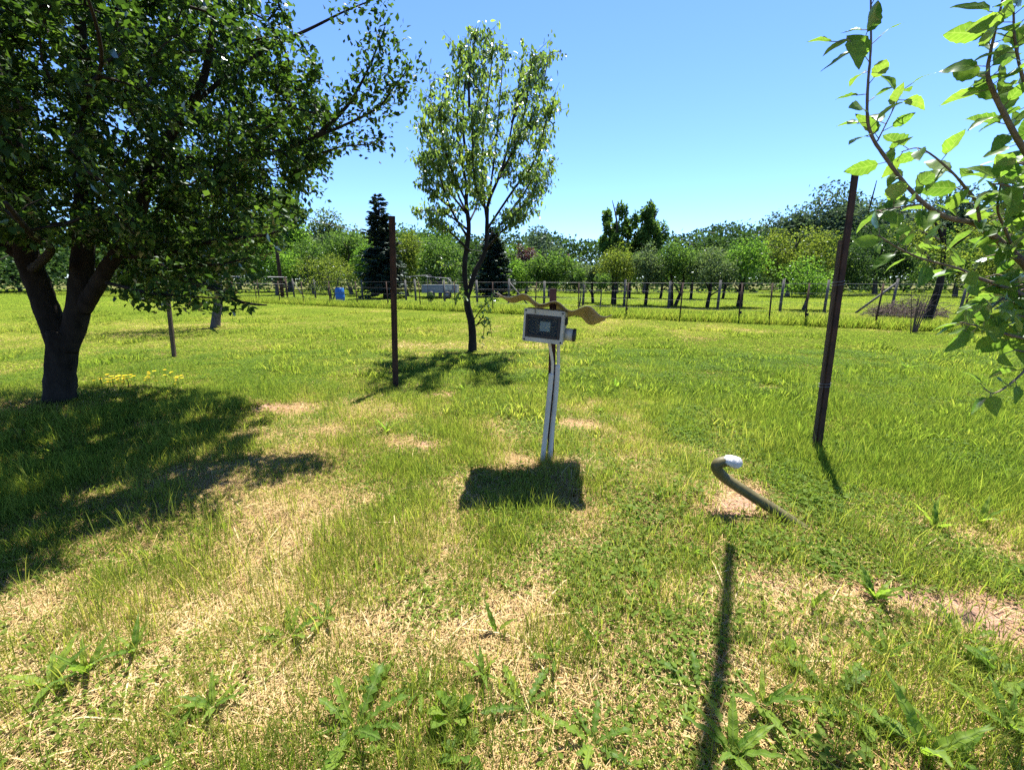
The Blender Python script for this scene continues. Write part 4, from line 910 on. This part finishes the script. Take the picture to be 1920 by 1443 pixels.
A_green = [blades('turf', 70, .16, .025, .085, .0042, .9, G_green) for _ in range(4)]
A_fine = [blades('fine_grass', 60, .13, .05, .14, .0026, .55, G_green) for _ in range(3)]
A_straw = [blades('thatch', 90, .17, .05, .16, .0034, .9, G_straw, flat=.62, curl=.75) for _ in range(4)]
A_tall = [blades('tall_grass', 16, .10, .12, .26, .0034, .45, G_green) for _ in range(3)]
A_far = [blades('lawn', 110, .42, .05, .12, .014, 1.0, G_green, flat=.75, curl=.5) for _ in range(4)]
A_fars = [blades('lawn_straw', 90, .42, .05, .12, .012, .9, G_straw, flat=.5, curl=.7) for _ in range(3)]
A_verge = [blades('verge', 70, .30, .12, .38, .014, .6, G_green) for _ in range(4)]
A_tuft = [blades('tuft', 46, .13, .06, .16, .011, .9, G_green) for _ in range(4)]
A_clov = [ground_leaves('clover', 46, .13, .008, .045, .012, .024, G_clover) for _ in range(4)]
A_clov2 = [ground_leaves('broad_clover', 34, .13, .012, .06, .015, .031, G_clover) for _ in range(3)]

def spread(name, label, n, y0, y1, src, prob, sc=(.7, 1.25), dryoff=0.0, power=2.0):
    n = int(n * (1.42 if y0 < 1 else 1.15)); x_, y_ = field(n, y0, y1, power=power); k = rng.random(n) < prob(x_, y_); x_, y_ = x_[k], y_[k]
    scatter(name, label, place(x_, y_), np.clip(dry_f(x_, y_) + dryoff + rng.normal(size=len(x_)) * .12, 0, 1), rng.uniform(*sc, len(x_)), src)
gap = lambda x, y: 1 - .985 * soil_f(x, y)
pg = lambda x, y: gap(x, y) * (.18 + .82 * (1 - sstep(.25, .8, dry_f(x, y))))
ps = lambda x, y: (1 - .88 * soil_f(x, y)) * (.25 + .75 * sstep(.15, .6, dry_f(x, y)))
cl = lambda x, y: gap(x, y) * sstep(.42, .58, fbm(x, y, .45, 21)) * (.30 + .70 * np.maximum(sstep(-1.2, .4, x), sstep(3, 5, y)))
spread('grass', 'short green grass of the foreground lawn', 13000, .45, 7.5, A_green, lambda x, y: pg(x, y) * (1 - sstep(4.0, 7.5, y)))
spread('fine_grass', 'fine upright grass stems in loose patches of the lawn', 18000, .45, 8.5, A_fine, lambda x, y: (.25 + .75 * pg(x, y)) * gap(x, y) * (1 - sstep(3.0, 6.5, y)) * sstep(.36, .56, fbm(x, y, .5, 14)))
spread('dry_grass', 'dried straw coloured thatch lying between the grass', 9500, .45, 7.0, A_straw, lambda x, y: ps(x, y) * (1 - sstep(3.8, 7.0, y)))
spread('tall_grass', 'scattered taller grass blades of the foreground', 2600, .5, 7.0, A_tall, lambda x, y: gap(x, y) * sstep(.5, .66, fbm(x, y, .6, 30)))
spread('clover', 'small leaved ground cover between the grass', 20000, .45, 9, A_clov, cl)
spread('broad_clover', 'broader leaved ground cover on the lusher right of the lawn', 9000, .6, 9, A_clov2, lambda x, y: gap(x, y) * sstep(.45, .62, fbm(x, y, .7, 23)) * sstep(.1, 1.6, x + .25 * y))
spread('lawn', 'mown green lawn of the middle distance', 28000, 3.6, 27, A_far, lambda x, y: sstep(3.6, 7.0, y) * gap(x, y) * (.45 + .55 * (1 - sstep(.3, .85, dry_f(x, y)))), (.7, 1.2), power=1.5)
spread('lawn_straw', 'dried grass in the lawn of the middle distance', 17000, 3.6, 24, A_fars, lambda x, y: sstep(3.6, 7.0, y) * ps(x, y) * .8, (.7, 1.2), power=1.5)
spread('lawn_tufts', 'fresh grass tufts standing out of the mown lawn', 5200, 3.5, 20, A_tuft, lambda x, y: gap(x, y) * sstep(.48, .66, fbm(x, y, 1.1, 33)), (.6, 1.3), power=1.6)
spread('far_meadow', 'grass of the field beyond the fences', 11000, 24, 60, A_far, lambda x, y: np.ones_like(x), (1.4, 2.4), power=1.3)
# taller unmown verge along the wire fence and the field strip behind it
n = 5200; s_ = rng.random(n); off = rng.exponential(1.1, n) - .25
vx = 14.5 + (FB[0] - 30 - 14.5) * s_; vy = FA[1] + (FB[1] - FA[1]) * (vx - FA[0]) / (FB[0] - FA[0])
vx = vx + nrm.x * off; vy = vy + nrm.y * off
if nrm.y < 0: vy = vy - 2 * nrm.y * off
scatter('verge_grass', 'taller unmown grass along the wire fence', place(vx, vy), rng.uniform(0, .6, n), rng.uniform(.5, 1.15, n), A_verge)
# crumbs of earth on the bare patches and scraps of dead stalk everywhere
def clod(k):
    bm = bmesh.new(); bmesh.ops.create_icosphere(bm, subdivisions=1, radius=.5)
    for v in bm.verts: v.co *= random.uniform(.6, 1.15); v.co.z *= .7
    me_ = bpy.data.meshes.new('soil_clod'); bm.to_mesh(me_); bm.free(); me_.materials.append(M_clod); return bpy.data.objects.new('soil_clod', me_)
M_clod = solid('earth crumbs', (.16, .10, .065), (.40, .27, .19), 3, .95, .5, spec=.1)
clods = [clod(k) for k in range(4)]
x_, y_ = field(26000, .6, 7.0); k_ = rng.random(26000) < soil_f(x_, y_) * .8 + .03; x_, y_ = x_[k_], y_[k_]
scatter('soil_crumbs', 'crumbs of reddish earth on the bare patches', place(x_, y_) + np.array([0, 0, .002]), np.zeros(len(x_)), .006 + .022 * rng.random(len(x_)) ** 3, clods)
A_stalk = [blades('stalks', 5, .12, .10, .28, .005, .9, G_straw, flat=.25, curl=.5) for _ in range(4)]
spread('dead_stalks', 'long pale dead stalks lying across the turf', 2600, .5, 6.5, A_stalk, lambda x, y: .25 + .75 * sstep(.2, .6, dry_f(x, y)), dryoff=.35)

# yellow flowers beside the apple trunk
fl = MB(); fl.tube([(0, 0, 0), (.01, 0, .10), (.005, 0, .17)], .0025, 4); stem_me = fl.mesh('stem', L_weed)
nP = 9; ang = np.arange(nP) * 2 * np.pi / nP; Pz = np.tile(np.array([[.005, 0, .17]]), (nP, 1)); Dz = np.stack([np.cos(ang), np.sin(ang), .25 * np.ones(nP)], 1)
pet = leaf_mesh('petals', Pz, Dz, np.tile(np.array([[0, 0, 1.]]), (nP, 1)), np.full(nP, .032), 'rhomb', L_flower)
for k in range(64):
    if k < 44: g = gpt(random.gauss(222, 26), random.gauss(732, 6))
    else: g = gpt(random.uniform(280, 345), random.gauss(724, 8))
    f_ = thing('yellow_flower', g, 'yellow flower in the patch beside the apple trunk', 'flower', 'yellow flowers beside the apple trunk', random.uniform(0, 6))
    f_.scale = [random.uniform(.5, .95)] * 3
    link('stem', stem_me, f_); link('petals', pet, f_)

# ------------------------------------------------------------------ single weeds of the foreground
def weed_leaf(kind):
    V = []; F_ = []; n = 15
    for i in range(n + 1):
        t_ = i / n
        if kind == 'toothed':
            env = .16 * math.sin(math.pi * min(1, t_ * .86 + .1)) ** .8 * (.35 + .75 * t_); w_ = env * (1.0 if i % 2 else .38) if 2 < i < n - 1 else env * .5
            if i == n: w_ = 0.0
        elif kind == 'lance': w_ = .075 * math.sin(math.pi * t_ ** .8) * (1 + .12 * math.sin(i * 2.3)) + .006 * (1 - t_)
        else: w_ = .015 if t_ < .4 else .24 * math.sin(math.pi * min(1, ((t_ - .4) / .6) * .93 + .07)) ** .7 * (t_ < 1)
        bend = -.35 * t_ * t_ + .02 * math.sin(i * 1.7); V += [(-w_, t_ , bend + w_ * .35), (0, t_, bend), (w_, t_, bend + w_ * .35)]
        if i:
            a = 3 * (i - 1); F_ += [(a, a + 1, a + 4), (a, a + 4, a + 3), (a + 1, a + 2, a + 5), (a + 1, a + 5, a + 4)]
    V = np.array(V); F_ = np.array(F_); return [np_mesh('leaf', V, F_, L_weed, np.full(len(V), tv), smooth=True) for tv in (.1, .4, .65, .95)]
WL = {k: weed_leaf(k) for k in ('toothed', 'lance', 'round')}
def weed(px, py, kind, n, size, up, label, name, group=None):
    g = gpt(px, py); r_ = thing(name, g, label, 'weed', group, random.uniform(0, 6.28))
    for k in range(n):
        o = link('leaf', random.choice(WL[kind]), r_); a = 6.283 * k / n + random.uniform(-.4, .4); e_ = R(random.uniform(up - 18, up + 14)); s = size * random.uniform(.7, 1.15)
        o.rotation_euler = Euler((e_, random.uniform(-.35, .35), a), 'XYZ'); o.scale = (s, s, s); o.location = (0, 0, .01)
    return r_
W = [
 (665, 1372, 'toothed', 7, .17, 42, 'bright toothed dandelion rosette left of the bottom middle', 'dandelion_plant'),
 (640, 1432, 'toothed', 6, .15, 22, 'grey green toothed dandelion at the bottom edge', 'dandelion_plant'),
 (850, 1352, 'round', 6, .095, 58, 'round leaved weed with upright stalks near the bottom middle', 'broadleaf_weed'),
 (868, 1420, 'round', 6, .08, 45, 'round leaved weed lowest in the bottom middle', 'broadleaf_weed'),
 (985, 1330, 'toothed', 5, .14, 25, 'toothed dandelion lying flat beside the round leaved weed', 'dandelion_plant'),
 (932, 1190, 'lance', 3, .16, 74, 'single upright lance leaf weed in mid foreground straw', 'plantain_plant'),
 (1112, 1215, 'lance', 2, .12, 76, 'thin pale upright plantain right of the middle straw', 'plantain_plant'),
 (975, 1110, 'toothed', 5, .09, 50, 'small bright weed in the bare orange straw', 'dandelion_plant'),
 (1520, 1140, 'lance', 2, .15, 72, 'lone dark upright leaf in the bare straw below the hose', 'plantain_plant'),
 (1425, 1105, 'lance', 5, .12, 14, 'flat grassy weed lying in the straw below the hose', 'plantain_plant'),
 (1640, 1125, 'lance', 16, .15, 66, 'dense bright green tuft at the edge of the bare straw', 'grass_tuft'),
 (1560, 1310, 'toothed', 6, .19, 24, 'large lying dandelion leaves beside the dark shadow streak', 'dandelion_plant'),
 (1600, 1345, 'round', 4, .12, 24, 'pale broad leaves below the large lying dandelion', 'broadleaf_weed'),
 (1735, 1425, 'lance', 3, .23, 72, 'tall dark curling dock leaves at the bottom right', 'dock_plant'),
 (1790, 1436, 'lance', 3, .19, 66, 'second dock with bent dark leaves at the bottom right', 'dock_plant'),
 (1870, 1275, 'round', 5, .11, 55, 'bright broad leaved weed near the right edge', 'broadleaf_weed'),
 (1885, 1375, 'lance', 5, .16, 58, 'upright weed low at the right edge', 'plantain_plant'),
 (1750, 1000, 'lance', 5, .19, 72, 'tall dark plantain leaves right of the hose', 'plantain_plant'),
 (1835, 985, 'lance', 4, .19, 70, 'dark upright plantain near the right edge', 'plantain_plant'),
 (1425, 1330, 'lance', 4, .16, 48, 'bright ribbed plantain just right of the shadow streak', 'plantain_plant'),
 (1310, 1300, 'toothed', 5, .15, 30, 'dandelion leaves crossing the shadow streak from the left', 'dandelion_plant'),
 (1375, 1425, 'lance', 7, .17, 62, 'plantain rosette in the shadow streak at the bottom edge', 'plantain_plant'),
 (1240, 945, 'lance', 7, .12, 60, 'small plantain left of the hose tip', 'plantain_plant'),
 (1380, 1040, 'lance', 9, .11, 40, 'tuft at the far tip of the shadow streak', 'grass_tuft'),
 (1300, 1045, 'lance', 10, .10, 64, 'tuft below the hose bend', 'grass_tuft'),
 (95, 1285, 'lance', 5, .16, 50, 'bright weed leaning in the straw at the lower left', 'plantain_plant'),
 (165, 1262, 'lance', 7, .14, 66, 'upright bright tuft in the straw at the lower left', 'grass_tuft'),
 (250, 1225, 'lance', 6, .12, 58, 'third bright weed of the lower left straw', 'plantain_plant'),
 (545, 1195, 'toothed', 6, .12, 48, 'feathery weed in the straw left of the middle', 'dandelion_plant'),
 (612, 1165, 'toothed', 6, .12, 56, 'feathery weed rising among thin grass left of the middle', 'dandelion_plant'),
 (1110, 1400, 'toothed', 5, .13, 40, 'dark toothed weed right of the bottom middle', 'dandelion_plant'),
 (1700, 690, 'lance', 8, .20, 60, 'leafy tuft in the lawn before the brushwood', 'grass_tuft'),
 (870, 735, 'lance', 6, .16, 60, 'leafy tuft in the shade of the pear tree', 'grass_tuft'),
 (725, 815, 'lance', 6, .20, 66, 'leafy tuft left of the meter post', 'grass_tuft'),
 (1155, 730, 'lance', 6, .20, 66, 'leafy tuft right of the meter post', 'grass_tuft'),
 (1120, 775, 'lance', 7, .16, 60, 'dock tuft beside the bare patch right of the meter post', 'grass_tuft'),
 (1100, 905, 'lance', 7, .12, 46, 'grass tuft at the foot of the meter post', 'grass_tuft'),
 (700, 1290, 'round', 5, .07, 50, 'small round leaved weed above the bright dandelion', 'broadleaf_weed'),
 (790, 1300, 'toothed', 6, .10, 40, 'feathery dark weed between bright dandelion and round leaves', 'dandelion_plant'),
 (905, 1270, 'lance', 6, .10, 58, 'narrow leaved tuft above the round leaved weed', 'grass_tuft'),
 (1040, 1240, 'toothed', 6, .09, 44, 'small toothed weed right of the upright lance leaf', 'dandelion_plant'),
 (1190, 1080, 'round', 6, .06, 46, 'low round leaved weed in straw right of centre', 'broadleaf_weed'),
 (1480, 1240, 'round', 6, .08, 40, 'leafy weed right of the shadow streak', 'broadleaf_weed'),
 (1660, 1240, 'lance', 4, .14, 62, 'pair of upright leaves below the dense bright tuft', 'plantain_plant'),
 (1800, 1200, 'toothed', 6, .12, 40, 'toothed weed in the bare straw near the right edge', 'dandelion_plant'),
 (1590, 940, 'round', 7, .09, 46, 'broad leaved weed beside the hose foot', 'broadleaf_weed'),
 (1680, 905, 'round', 7, .09, 46, 'broad leaved weed right of the leaning post foot', 'broadleaf_weed'),
 (1460, 885, 'lance', 7, .12, 60, 'leafy tuft between hose and leaning post', 'grass_tuft'),
 (400, 1330, 'lance', 7, .11, 60, 'short tuft in the pale straw at the lower left', 'grass_tuft'),
 (320, 1410, 'toothed', 5, .11, 36, 'weed at the bottom edge in the pale straw', 'dandelion_plant'),
]
for px, py, kd, n, s, up, lb, nm in W: weed(px, py, kd, n + (2 if py > 1180 and n > 3 else 0), s * (1.08 if py > 1180 else 1.0), up, lb, nm, 'single weeds in the lawn')
